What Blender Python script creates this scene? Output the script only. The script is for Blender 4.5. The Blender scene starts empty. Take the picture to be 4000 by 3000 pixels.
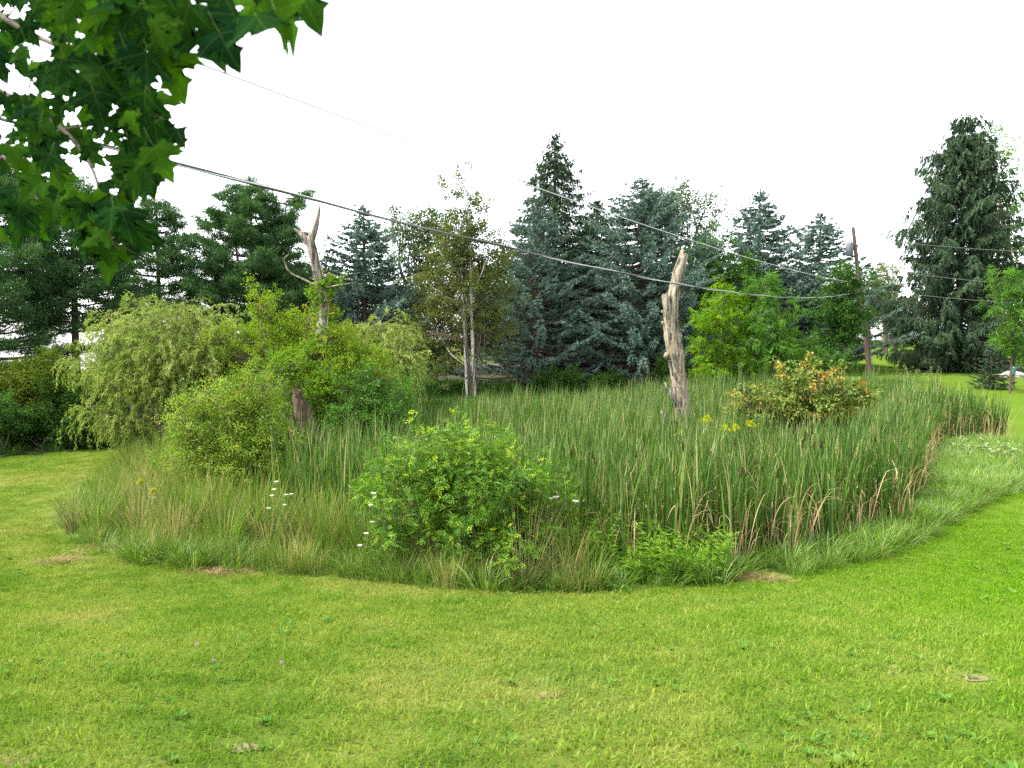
import bpy, math, numpy as np
from math import radians as R

# ------------------------------------------------------------------ camera, sky, sun, exposure
S = bpy.context.scene
FPX = 2856.0
PITCH = math.atan(170 / FPX)
CAM = np.array([0.0, 0.0, 1.6])
cd = bpy.data.cameras.new('camera'); cam = bpy.data.objects.new('camera', cd)
S.collection.objects.link(cam)
cd.sensor_width = 36.0; cd.lens = FPX / 4000 * 36; cd.clip_start = 0.05; cd.clip_end = 3000
cd.dof.use_dof = True; cd.dof.focus_distance = 14.0; cd.dof.aperture_fstop = 3.5
cam.location = CAM; cam.rotation_euler = (math.pi / 2 - PITCH, 0, 0)
S.camera = cam
S.render.resolution_x, S.render.resolution_y = 1024, 768

SUN_EL, SUN_AZ = 56.0, -98.0          # azimuth from +Y, negative = to the left
w = bpy.data.worlds.new('World'); S.world = w; w.use_nodes = True
nt = w.node_tree; nt.nodes.clear()
sky = nt.nodes.new('ShaderNodeTexSky'); sky.sky_type = 'NISHITA'; sky.sun_disc = False
sky.sun_elevation = R(SUN_EL); sky.sun_rotation = R(SUN_AZ)
sky.air_density = 1.0; sky.dust_density = 1.5; sky.ozone_density = 1.0
hs = nt.nodes.new('ShaderNodeHueSaturation'); hs.inputs['Saturation'].default_value = 0.22
bg = nt.nodes.new('ShaderNodeBackground'); bg.inputs['Strength'].default_value = 0.1
wo = nt.nodes.new('ShaderNodeOutputWorld')
nt.links.new(sky.outputs[0], hs.inputs['Color']); nt.links.new(hs.outputs[0], bg.inputs[0]); nt.links.new(bg.outputs[0], wo.inputs[0])
sl = bpy.data.lights.new('sun', 'SUN'); sl.energy = 1.5; sl.angle = R(10); sl.color = (1.0, 0.95, 0.86)
sun = bpy.data.objects.new('sun', sl); S.collection.objects.link(sun)
sun.rotation_euler = (R(90 - SUN_EL), 0, R(-SUN_AZ) + math.pi)
S.view_settings.view_transform = 'Standard'; S.view_settings.look = 'None'
S.view_settings.gamma = 1.0; S.view_settings.use_curve_mapping = False
S.view_settings.exposure = 2.98
cy = S.cycles; cy.use_denoising = False
cy.max_bounces = 4; cy.diffuse_bounces = 2; cy.glossy_bounces = 1; cy.transmission_bounces = 2; cy.transparent_max_bounces = 4
cy.caustics_reflective = False; cy.caustics_refractive = False

rng = np.random.default_rng(11)
COL = S.collection

# ------------------------------------------------------------------ geometry helpers
FW = np.array([0, math.cos(PITCH), -math.sin(PITCH)]); UPV = np.array([0, math.sin(PITCH), math.cos(PITCH)])
def pt(px, py, d):
    v = np.array([(px - 2000) / FPX, 0, 0]) + FW - (py - 1500) / FPX * UPV
    return CAM + v * (d / v[1])
PY = np.array([-60, -10, 0, 3, 10.3, 12.5, 30, 34, 38, 48, 57, 120, 200, 700.])
PZ = np.array([3, 1.2, 0, -.5, -2.0, -2.12, -2.1, -1.75, -1.4, -.92, -.72, .3, .9, 2.0])
def H(x, y):
    x = np.asarray(x, float); y = np.asarray(y, float)
    z = sum(np.interp(y + o, PY, PZ) for o in (-1.2, -.6, 0, .6, 1.2)) / 5
    z = z - np.clip(-x / np.maximum(y, 1) - .12, 0, .35) / .35 * np.clip(y - 34, 0, 400) * .09
    return z + .035 * np.sin(x * .9 + y * .35) * np.sin(y * .8 - x * .2) + .05 * np.sin(x * .31 + 1.3) * np.sin(y * .27)
def ground_at(px, py):
    v = np.array([(px - 2000) / FPX, 0, 0]) + FW - (py - 1500) / FPX * UPV
    t = np.linspace(1, 400, 40000)
    p = CAM + v * t[:, None]
    k = np.argmax(p[:, 2] <= H(p[:, 0], p[:, 1]))
    return p[k]
def base(px, d):
    x = (px - 2000) / FPX * d * .9965
    return np.array([x, d, float(H(x, d))])
def unit(a): return a / np.maximum(np.linalg.norm(a, axis=-1, keepdims=True), 1e-9)
def rnd(*s): return rng.random(s)
def uni(a, b, *s): return a + (b - a) * rng.random(s)
def sph(n): return unit(rng.normal(size=(n, 3)))

class MB:
    def __init__(s): s.v = []; s.f = []; s.t = []; s.m = []; s.n = 0
    def add(s, v, f, tint=.5, mat=0):
        f = np.asarray(f, int); s.v.append(np.asarray(v, float)); s.f.append(f + s.n); s.n += len(v)
        s.t.append(np.broadcast_to(np.asarray(tint, float), (len(f),))); s.m.append(np.full(len(f), mat))
    def mesh(s, name, mats, smooth=False):
        me = bpy.data.meshes.new(name)
        v = np.concatenate(s.v); me.vertices.add(len(v)); me.vertices.foreach_set('co', v.astype(np.float32).ravel())
        lo = np.concatenate([f.ravel() for f in s.f]); sz = np.concatenate([np.full(len(f), f.shape[1]) for f in s.f])
        me.loops.add(len(lo)); me.loops.foreach_set('vertex_index', lo.astype(np.int32))
        me.polygons.add(len(sz)); st = np.concatenate([[0], np.cumsum(sz)[:-1]])
        me.polygons.foreach_set('loop_start', st.astype(np.int32))
        me.polygons.foreach_set('material_index', np.concatenate(s.m).astype(np.int32))
        me.polygons.foreach_set('use_smooth', np.full(len(sz), smooth))
        a = me.attributes.new('tint', 'FLOAT', 'FACE'); a.data.foreach_set('value', np.concatenate(s.t).astype(np.float32))
        for m in (mats if isinstance(mats, (list, tuple)) else [mats]): me.materials.append(m)
        me.update(calc_edges=True)
        return me
    def build(s, name, mats, parent=None, smooth=False, loc=None):
        return link(name, s.mesh(name, mats, smooth), parent, loc)

def link(name, me, parent=None, loc=None):
    o = bpy.data.objects.new(name, me); COL.objects.link(o)
    if parent is not None: o.parent = parent
    if loc is not None: o.location = loc
    return o
def tag(o, label, cat=None, group=None, kind=None):
    o['label'] = label
    if cat: o['category'] = cat
    if group: o['group'] = group
    if kind: o['kind'] = kind
    return o
def thing(name, label, cat, loc, group=None):
    o = bpy.data.objects.new(name, None); COL.objects.link(o); o.location = loc; o.empty_display_size = .2
    return tag(o, label, cat, group)
def dup(root, loc, rz=0, sc=(1, 1, 1), label=None):
    r = root.copy(); COL.objects.link(r); r.location = loc; r.rotation_euler = (0, 0, rz); r.scale = sc
    if label: r['label'] = label
    for ch in root.children:
        c = ch.copy(); COL.objects.link(c); c.parent = r
    return r

def tube(mb, P, r, k=6, tint=.5, mat=0, rough=0.0, cap=True):
    P = np.asarray(P, float); n = len(P); r = np.broadcast_to(np.asarray(r, float), (n,))
    T = unit(np.gradient(P, axis=0)); a = np.array([0, 0, 1.0]) if abs(T[0, 2]) < .8 else np.array([1.0, 0, 0])
    U = unit(np.cross(T, a)); V = np.cross(T, U)
    th = np.arange(k) * 2 * math.pi / k
    rr = r[:, None] * (1 + (rng.normal(size=(n, k)) * rough if rough else 0))
    v = P[:, None] + rr[..., None] * (np.cos(th)[None, :, None] * U[:, None] + np.sin(th)[None, :, None] * V[:, None])
    i = np.arange(n - 1)[:, None] * k; j = np.arange(k)[None]; j2 = (j + 1) % k
    f = np.stack([i + j, i + j2, i + k + j2, i + k + j], -1).reshape(-1, 4)
    v = v.reshape(-1, 3)
    mb.add(v, f, tint, mat)
    if cap:
        c = np.concatenate([v[-k:], P[-1:] + T[-1:] * r[-1] * .3]); q = np.arange(k)
        mb.add(c, np.stack([q, (q + 1) % k, np.full(k, k)], -1), tint, mat)
def spline(P, m):
    P = np.asarray(P, float); n = len(P); t = np.linspace(0, n - 1, m); Q = np.concatenate([2 * P[:1] - P[1:2], P, 2 * P[-1:] - P[-2:-1]])
    i = np.minimum(t.astype(int), n - 2); u = (t - i).reshape(-1, *([1] * (P.ndim - 1)))
    a, b, c, d = Q[i], Q[i + 1], Q[i + 2], Q[i + 3]
    return .5 * (2 * b + (c - a) * u + (2 * a - 5 * b + 4 * c - d) * u ** 2 + (3 * b - a - 3 * c + d) * u ** 3)
def leaves(mb, p, d, n, L, W, tint, mat=0, fold=.22):
    d = unit(d); s = unit(np.cross(d, n)); n = np.cross(s, d); L = np.broadcast_to(L, (len(p),))[:, None]; W = np.broadcast_to(W, (len(p),))[:, None]
    v = np.stack([p, p + d * L * .45 + s * W / 2 + n * W * fold, p + d * L - n * L * .1, p + d * L * .45 - s * W / 2 + n * W * fold], 1).reshape(-1, 3)
    i = np.arange(len(p))[:, None] * 4
    f = np.concatenate([i + [0, 1, 2], i + [0, 2, 3]]); mb.add(v, f, np.concatenate([tint, tint]), mat)
def needles(mb, p, d, L, W, tint, mat=0):
    d = unit(d); s = unit(np.cross(d, sph(len(p)))); L = np.broadcast_to(L, (len(p),))[:, None]; W = np.broadcast_to(W, (len(p),))[:, None]
    v = np.stack([p - s * W / 2, p + s * W / 2, p + d * L], 1).reshape(-1, 3)
    mb.add(v, np.arange(len(p) * 3).reshape(-1, 3), tint, mat)
def blades(mb, p, az, h, w, lean, bend, k, tint, mat=0, kt=None, ka=None, pw=1.5, tip=None):
    N = len(p); t = (np.arange(k) + .5) / k
    th = lean[:, None] + bend[:, None] * t[None] ** pw
    if kt is not None: th = th + np.where(t[None] > kt[:, None], ka[:, None], 0)
    st = (h / k)[:, None]
    dx = st * np.sin(th); dz = st * np.cos(th)
    X = np.concatenate([np.zeros((N, 1)), np.cumsum(dx, 1)], 1); Z = np.concatenate([np.zeros((N, 1)), np.cumsum(dz, 1)], 1)
    c = np.stack([X * np.cos(az)[:, None], X * np.sin(az)[:, None], Z], -1) + p[:, None]
    tt = np.linspace(0, 1, k + 1); wd = w[:, None] * np.minimum(1, (1.02 - tt) * 2.2)[None] * .5
    a2 = az + uni(-.6, .6, N); sd = np.stack([-np.sin(a2), np.cos(a2), np.zeros(N)], -1)
    v = np.stack([c - wd[..., None] * sd[:, None], c + wd[..., None] * sd[:, None]], 2).reshape(-1, 3)
    i = (np.arange(N)[:, None] * (k + 1) + np.arange(k)[None]).reshape(-1, 1) * 2
    tt_ = np.repeat(tint[:, None], k, 1)
    if tip is not None: tt_[:, -1] = np.where(tip, .93, tt_[:, -1])
    mb.add(v, i + np.array([[0, 1, 3, 2]]), tt_.ravel(), mat)
def inside(poly, x, y):
    r = np.zeros(len(x), bool); n = len(poly)
    for i in range(n):
        x1, y1 = poly[i]; x2, y2 = poly[(i + 1) % n]
        r ^= ((y1 > y) != (y2 > y)) & (x < (x2 - x1) * (y - y1) / (y2 - y1 + 1e-12) + x1)
    return r
def dist_line(L, x, y):
    d = np.full(len(x), 1e9)
    for (x1, y1), (x2, y2) in zip(L[:-1], L[1:]):
        ux, uy = x2 - x1, y2 - y1; t = np.clip(((x - x1) * ux + (y - y1) * uy) / (ux * ux + uy * uy), 0, 1)
        d = np.minimum(d, np.hypot(x - x1 - t * ux, y - y1 - t * uy))
    return d

# ------------------------------------------------------------------ materials
def newmat(name):
    m = bpy.data.materials.new(name); m.use_nodes = True; t = m.node_tree; t.nodes.clear()
    return m, t, (lambda k: t.nodes.new('ShaderNode' + k)), t.links.new
def ramp(N, Lk, src, stops):
    r = N('ValToRGB'); e = r.color_ramp.elements
    while len(e) < len(stops): e.new(.5)
    for q, (p, c) in zip(e, stops): q.position = p; q.color = (*c, 1)
    Lk(src, r.inputs[0]); return r.outputs[0]
def mixc(N, Lk, f, a, b, mode='MIX'):
    m = N('Mix'); m.data_type = 'RGBA'; m.blend_type = mode
    for s, v in ((0, f), (6, a), (7, b)):
        if hasattr(v, 'links'): Lk(v, m.inputs[s])
        else: m.inputs[s].default_value = v if s == 0 else (*v, 1)
    return m.outputs[2]
def noise(N, Lk, vec, scale, detail=3, rough=.55):
    n = N('TexNoise'); n.inputs['Scale'].default_value = scale; n.inputs['Detail'].default_value = detail; n.inputs['Roughness'].default_value = rough
    Lk(vec, n.inputs['Vector']); return n.outputs['Fac']
def finish(m, N, Lk, col, trans, rough, spec, tcol=(1.0, 1.0, .55)):
    if spec < .15: b = N('BsdfDiffuse'); Lk(col, b.inputs['Color'])
    else:
        b = N('BsdfPrincipled'); b.inputs['Roughness'].default_value = rough; b.inputs['Specular IOR Level'].default_value = spec; Lk(col, b.inputs['Base Color'])
    o = N('OutputMaterial')
    if trans > 0:
        tr = N('BsdfTranslucent'); Lk(mixc(N, Lk, 1.0, col, tcol, 'MULTIPLY'), tr.inputs['Color'])
        x = N('MixShader'); x.inputs[0].default_value = trans; Lk(b.outputs[0], x.inputs[1]); Lk(tr.outputs[0], x.inputs[2]); Lk(x.outputs[0], o.inputs[0])
    else: Lk(b.outputs[0], o.inputs[0])
    return b
def fol(name, stops, trans=.35, rough=.5, spec=.25, patch=None):
    spec *= .5
    m, t, N, Lk = newmat(name)
    a = N('Attribute'); a.attribute_name = 'tint'
    c = ramp(N, Lk, a.outputs['Fac'], stops)
    if patch:
        g = N('NewGeometry'); c = mixc(N, Lk, ramp(N, Lk, noise(N, Lk, g.outputs['Position'], patch[0], 2), [(.42, (0, 0, 0)), (.62, (1, 1, 1))]), c, patch[1], 'MULTIPLY')
    finish(m, N, Lk, c, trans, rough, spec); return m
def lawn_color(N, Lk, blade):
    g = N('NewGeometry'); P = g.outputs['Position']
    big = ramp(N, Lk, noise(N, Lk, P, .35, 4, .6), [(.34, (.1, .17, .018)), (.5, (.148, .21, .028)), (.68, (.205, .23, .052))])
    mid = ramp(N, Lk, noise(N, Lk, P, 1.7, 4, .65), [(.36, (.72, .86, .72)), (.5, (1, 1, 1)), (.68, (1.22, 1.08, 1.2))])
    c = mixc(N, Lk, 1.0, big, mid, 'MULTIPLY')
    sx = N('SeparateXYZ'); Lk(P, sx.inputs[0])
    mr = N('MapRange'); mr.inputs['From Min'].default_value = 1.0; mr.inputs['From Max'].default_value = 7.0; Lk(sx.outputs[0], mr.inputs[0])
    c = mixc(N, Lk, mr.outputs[0], c, mixc(N, Lk, .75, c, (.1, .225, .006)))
    dry = ramp(N, Lk, noise(N, Lk, P, 2.6, 5, .7), [(.63, (0, 0, 0)), (.72, (1, 1, 1))])
    c = mixc(N, Lk, mixc(N, Lk, 1.0, dry, (.6, .6, .6), 'MULTIPLY'), c, (.27, .22, .1))
    return c, P
def make_lawn_mats():
    m, t, N, Lk = newmat('lawn_soil_shade')
    c, P = lawn_color(N, Lk, False)
    c = mixc(N, Lk, ramp(N, Lk, noise(N, Lk, P, 60, 3, .7), [(.35, (.35, .35, .35)), (.7, (1, 1, 1))]), (.05, .042, .02), mixc(N, Lk, 1.0, c, (.6, .62, .6), 'MULTIPLY'))  # soil specks, and turf tone darkened: the blades' self-shade painted into the sheet
    b = finish(m, N, Lk, c, 0, .9, .1)
    bu = N('Bump'); bu.inputs['Strength'].default_value = .6; bu.inputs['Distance'].default_value = .03; Lk(noise(N, Lk, P, 25, 4), bu.inputs['Height']); Lk(bu.outputs[0], b.inputs['Normal'])
    m2, t, N, Lk = newmat('lawn_blade')
    c, P = lawn_color(N, Lk, True)
    a = N('Attribute'); a.attribute_name = 'tint'
    c = mixc(N, Lk, 1.0, c, ramp(N, Lk, a.outputs['Fac'], [(0, (.5, .68, .55)), (.45, (1, 1, 1)), (.8, (1.25, 1.2, 1.1)), (.92, (1.55, 1.35, 2.4))]), 'MULTIPLY')
    finish(m2, N, Lk, c, .42, .6, .1, (1.05, 1.1, .45))
    return m, m2
M_SOIL_SHADE, M_LAWN = make_lawn_mats()

def solid(name, a, b, scale=8, rough=.85, stretch=(1, 1, 1), bump=.4, bd=.02, spec=.2, lo=.35, hi=.65, c=None):
    m, t, N, Lk = newmat(name)
    tc = N('TexCoord'); mp = N('Mapping'); mp.inputs['Scale'].default_value = stretch; Lk(tc.outputs['Object'], mp.inputs[0])
    n = noise(N, Lk, mp.outputs[0], scale, 6, .65)
    col = ramp(N, Lk, n, [(lo, a), (hi, b)])
    if c: col = mixc(N, Lk, ramp(N, Lk, noise(N, Lk, tc.outputs['Object'], 2.2, 4), [(.48, (0, 0, 0)), (.64, (1, 1, 1))]), col, c)
    bs = finish(m, N, Lk, col, 0, rough, spec)
    bu = N('Bump'); bu.inputs['Strength'].default_value = bump; bu.inputs['Distance'].default_value = bd; Lk(n, bu.inputs['Height']); Lk(bu.outputs[0], bs.inputs['Normal'])
    return m
M_MUD = solid('marsh_mud', (.02, .018, .01), (.06, .05, .025), 3)
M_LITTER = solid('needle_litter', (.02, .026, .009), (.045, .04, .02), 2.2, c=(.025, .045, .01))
M_EARTH = solid('bare_earth', (.07, .05, .03), (.2, .15, .085), 40, lo=.3, hi=.7)
M_BARK = solid('brown_bark', (.045, .035, .026), (.12, .095, .07), 9, stretch=(1, 1, .2))
M_TWIG = solid('dead_twig', (.05, .04, .03), (.11, .085, .062), 6)
M_BIRCH = solid('birch_bark', (.06, .055, .045), (.38, .36, .32), 7, stretch=(1, 1, 2.2), lo=.38, hi=.46)
M_SNAG = solid('weathered_wood', (.035, .028, .02), (.28, .24, .175), 13, stretch=(1, 1, .07), bump=1, bd=.06, lo=.4, hi=.56, c=(.2, .165, .11))
M_SNAG2 = solid('grey_weathered_wood', (.04, .032, .025), (.28, .245, .205), 13, stretch=(1, 1, .07), bump=1, bd=.06, lo=.4, hi=.56, c=(.15, .12, .09))
M_PLATE = solid('bark_plate', (.05, .042, .034), (.17, .145, .115), 18, stretch=(1, 1, .2), bump=1, bd=.03)
M_LINE = solid('weathered_wire', (.13, .135, .14), (.18, .18, .185), 5, rough=.6, bump=0)
M_ROT = solid('rotten_wood', (.02, .014, .009), (.1, .066, .04), 12, stretch=(1, 1, .2), bump=.8)
M_HOLE_SHADE = solid('painted_hole_shade', (.008, .006, .004), (.015, .011, .008), 9)  # near-black colour painting the shade inside the trunk holes
M_POLE = solid('creosoted_pole', (.05, .034, .025), (.12, .085, .065), 10, stretch=(1, 1, .08))
M_METAL = solid('grey_metal', (.05, .055, .065), (.09, .095, .11), 4, rough=.5, bump=.05, spec=.5)
M_WIRE = solid('cable_black', (.05, .052, .06), (.09, .092, .1), 5, rough=.5, bump=0, spec=.5)
M_ALU = solid('bare_aluminium', (.38, .39, .4), (.48, .48, .5), 5, rough=.45, bump=0, spec=.5)
M_ROCK = solid('stone', (.16, .14, .12), (.34, .31, .27), 6, bump=.6)
M_ROCKB = solid('brown_stone', (.12, .075, .05), (.3, .2, .14), 6, bump=.6)
M_POST = solid('green_post', (.03, .1, .09), (.05, .15, .13), 5, rough=.5)
G = lambda r, g, b: (r, g, b)
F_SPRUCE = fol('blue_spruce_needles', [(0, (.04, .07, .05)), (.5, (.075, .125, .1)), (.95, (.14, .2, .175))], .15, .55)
F_NORWAY = fol('norway_needles', [(0, (.02, .036, .022)), (.6, (.04, .068, .038)), (1, (.07, .105, .052))], .15, .55)
F_PINE = fol('white_pine_needles', [(0, (.025, .06, .024)), (.55, (.055, .115, .042)), (1, (.095, .17, .06))], .25, .5)
F_FRESH = fol('fresh_leaves', [(0, (.05, .13, .018)), (.6, (.09, .2, .03)), (1, (.15, .28, .05))], .42)
F_OAK = fol('far_tree_leaves', [(0, (.06, .1, .05)), (1, (.11, .16, .075))], .35)
F_MID = fol('green_tree_leaves', [(0, (.028, .07, .016)), (.6, (.052, .122, .024)), (1, (.095, .18, .036))], .35)
F_LIME = fol('lime_leaves', [(0, (.06, .15, .01)), (.6, (.13, .26, .012)), (1, (.24, .34, .015))], .42)
F_BIRCH = fol('birch_leaves', [(0, (.07, .095, .025)), (.6, (.12, .145, .042)), (1, (.19, .2, .06))], .35)
F_WILLOW = fol('willow_leaves', [(0, (.11, .18, .025)), (.5, (.2, .28, .045)), (.93, (.34, .41, .13)), (.96, (.36, .29, .06))], .4, .45, .4)
M_WITHY = solid('willow_withy', (.12, .12, .04), (.18, .17, .06), 6)
F_SMALL = fol('small_shrub_leaves', [(0, (.075, .15, .013)), (.5, (.15, .25, .02)), (.9, (.27, .36, .05)), (.95, (.3, .27, .03)), (1, (.33, .16, .03))], .4, .4, .4)
F_TALL = fol('tall_shrub_leaves', [(0, (.085, .16, .014)), (.5, (.165, .26, .022)), (.88, (.26, .34, .035)), (.95, (.28, .26, .05)), (1, (.4, .12, .05))], .4)
F_DARKSH = fol('dark_shrub_leaves', [(0, (.03, .085, .01)), (.6, (.06, .16, .015)), (.95, (.12, .24, .03))], .35, .4, .4)
F_VINE = fol('vine_leaves', [(0, (.07, .16, .015)), (.6, (.13, .24, .025)), (.86, (.22, .27, .03)), (.93, (.38, .2, .05)), (1, (.45, .12, .05))], .4)
F_FRONT = fol('front_bush_leaves', [(0, (.035, .095, .01)), (.5, (.09, .2, .016)), (.85, (.18, .31, .022)), (.97, (.32, .38, .015))], .4, .4, .36)
F_RED = fol('reddening_leaves', [(0, (.05, .1, .018)), (.42, (.12, .18, .03)), (.66, (.22, .23, .04)), (.79, (.29, .14, .03)), (.93, (.25, .06, .04)), (1, (.15, .03, .025))], .35, .4, .4)
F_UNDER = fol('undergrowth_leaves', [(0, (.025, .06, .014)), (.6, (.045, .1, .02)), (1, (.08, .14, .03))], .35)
F_UNDERLAWN = fol('lawn_weed_leaves', [(0, (.05, .12, .02)), (.6, (.08, .17, .03)), (1, (.13, .22, .05))], .3)
F_YSH = fol('yellowish_shrub_leaves', [(0, (.05, .09, .014)), (.6, (.09, .13, .018)), (1, (.17, .17, .02))], .35)
F_REED = fol('cattail_blade', [(0, (.03, .07, .01)), (.5, (.062, .13, .018)), (.84, (.115, .185, .032)), (.9, (.25, .26, .1)), (1, (.46, .37, .2))], .38, .4, .6, patch=(.6, (.75, .9, .7)))
F_TAN = fol('dead_cattail_blade', [(0, (.2, .12, .06)), (.4, (.38, .27, .14)), (1, (.62, .5, .3))], .3, .6)
F_THATCH = fol('thatch', [(0, (.12, .08, .04)), (.6, (.22, .155, .08)), (1, (.33, .25, .13))], .2, .7)
F_HEAD = fol('cattail_head', [(0, (.03, .017, .01)), (1, (.065, .036, .02))], 0, .95, .05)
F_TGRASS = fol('tall_grass', [(0, (.05, .115, .015)), (.5, (.1, .19, .025)), (.75, (.2, .23, .06)), (.88, (.32, .27, .12)), (1, (.42, .33, .18))], .38, .55)
F_TUFT = fol('lush_grass', [(0, (.05, .11, .012)), (.6, (.105, .2, .022)), (.9, (.19, .28, .06)), (1, (.32, .3, .12))], .4, .4, .5)
F_WEED = fol('bright_weed', [(0, (.06, .16, .012)), (.5, (.12, .26, .02)), (.9, (.22, .35, .05)), (1, (.3, .36, .09))], .42, .5)
F_TUSS = fol('tussock_grass', [(0, (.06, .1, .035)), (.5, (.13, .17, .07)), (.75, (.24, .23, .11)), (1, (.42, .29, .14))], .35, .5)
F_PALE = fol('pale_weed', [(0, (.1, .17, .04)), (.6, (.2, .27, .1)), (1, (.36, .38, .22))], .35, .4, .4)
F_STEM = fol('green_stem', [(0, (.07, .13, .03)), (1, (.12, .18, .05))], .2)
F_WHITE = fol('white_umbel', [(0, (.6, .62, .55)), (1, (.8, .8, .76))], .3)
F_GOLD = fol('goldenrod_plume', [(0, (.24, .32, .02)), (1, (.46, .48, .015))], .35)
F_PURPLE = fol('clover_flower', [(0, (.3, .2, .4)), (1, (.5, .36, .55))], .3)
F_MAPLE = None
def maple_mat():
    m, t, N, Lk = newmat('maple_leaf')
    oi = N('ObjectInfo'); c = ramp(N, Lk, oi.outputs['Random'], [(0, (.006, .026, .01)), (.6, (.013, .045, .01)), (1, (.045, .115, .007))])
    tc = N('TexCoord'); n = noise(N, Lk, tc.outputs['Object'], 9, 3)
    sp = N('SeparateXYZ'); Lk(tc.outputs['Object'], sp.inputs[0]); X, Y = sp.outputs[0], sp.outputs[1]
    def mth(op, a, b=None):
        q = N('Math'); q.operation = op
        for i_, v_ in ((0, a), (1, b)):
            if v_ is None: continue
            if hasattr(v_, 'links'): Lk(v_, q.inputs[i_])
            else: q.inputs[i_].default_value = v_
        return q.outputs[0]
    ax = mth('ABSOLUTE', X); d1 = ax
    d2 = mth('ABSOLUTE', mth('SUBTRACT', mth('MULTIPLY', ax, .56), mth('MULTIPLY', Y, .83)))
    d3 = mth('ABSOLUTE', mth('SUBTRACT', mth('MULTIPLY', ax, .83), mth('MULTIPLY', mth('SUBTRACT', Y, .3), .55)))
    vein = mth('LESS_THAN', mth('MINIMUM', mth('MINIMUM', d1, d2), mth('ADD', d3, .006)), .013)
    c = mixc(N, Lk, mth('MULTIPLY', vein, .28), c, (.1, .17, .04))
    c = mixc(N, Lk, 1.0, c, ramp(N, Lk, n, [(.3, (.8, .85, .8)), (.7, (1.15, 1.1, 1.1))]), 'MULTIPLY')
    finish(m, N, Lk, c, .55, .5, .1, (1.0, 1.1, .35)); return m
F_MAPLE = maple_mat()

# ------------------------------------------------------------------ ground, marsh bed, wood floor
def build_ground():
    xs = np.concatenate([-np.geomspace(700, 26, 26), np.linspace(-25, 25, 126), np.geomspace(26, 700, 26)])
    ys = np.concatenate([np.linspace(-60, -2, 15), np.linspace(-1, 40, 140), np.geomspace(41, 900, 40)])
    X, Y = np.meshgrid(xs, ys); nx, ny = len(xs), len(ys)
    v = np.stack([X, Y, H(X, Y)], -1).reshape(-1, 3)
    i = (np.arange(ny - 1)[:, None] * nx + np.arange(nx - 1)[None]).reshape(-1, 1)
    mb = MB(); mb.add(v, i + np.array([[0, 1, nx + 1, nx]]))
    tag(mb.build('ground', M_SOIL_SHADE, smooth=True), 'sloping mown lawn ground running down to the marsh and beyond', kind='structure')
build_ground()
FRONT = [tuple(ground_at(*q)[:2]) for q in [(480, 1790), (330, 1930), (225, 2060), (330, 2130), (520, 2190), (850, 2230), (1300, 2262), (1700, 2310), (2100, 2325), (2600, 2305), (2853, 2290), (3043, 2262), (3296, 2215), (3423, 2180), (3550, 2129), (3676, 2053), (3803, 1990), (3930, 1933), (4050, 1890), (4300, 1815)]]
BACK = [((q - 2000) / FPX * d, d) for q, d in [(4500, 24), (4000, 26), (3700, 31), (3450, 36), (3000, 36), (2600, 34), (2000, 28), (1700, 24), (1200, 25), (700, 25)]]
MARSH = FRONT + BACK
def drape(name, poly, off, st, mat, label):
    a = np.array(poly); xs = np.arange(a[:, 0].min(), a[:, 0].max() + st, st); ys = np.arange(a[:, 1].min(), a[:, 1].max() + st, st)
    X, Y = np.meshgrid(xs, ys); nx, ny = len(xs), len(ys)
    v = np.stack([X, Y, H(X, Y) + off], -1).reshape(-1, 3)
    i = (np.arange(ny - 1)[:, None] * nx + np.arange(nx - 1)[None]).ravel()
    c = v[i] + [st / 2, st / 2, 0]; i = i[inside(poly, c[:, 0], c[:, 1]) & (dist_line(FRONT, c[:, 0], c[:, 1]) > .8)]
    mb = MB(); mb.add(v, i[:, None] + np.array([[0, 1, nx + 1, nx]]))
    return tag(mb.build(name, mat, smooth=True), label, kind='structure')
drape('marsh_bed', MARSH, .03, .35, M_MUD, 'dark wet soil of the cattail marsh')
WOOD = [((q - 2000) / FPX * d, d) for q, d in [(-900, 20), (-100, 22.6), (330, 25), (700, 29), (1200, 30), (1650, 32), (2000, 36), (2600, 39), (3000, 40), (3200, 46), (3200, 62), (2000, 70), (-900, 60)]]
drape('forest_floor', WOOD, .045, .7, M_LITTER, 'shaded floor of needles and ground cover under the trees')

# ------------------------------------------------------------------ generators
def trunk(mb, P, r, k=9, rough=.05, mat=0, m=12):
    P = spline(P, m); r = np.interp(np.linspace(0, 1, m), np.linspace(0, 1, len(r)), r); tube(mb, P, r, k, rnd(1)[0], mat, rough)

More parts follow.
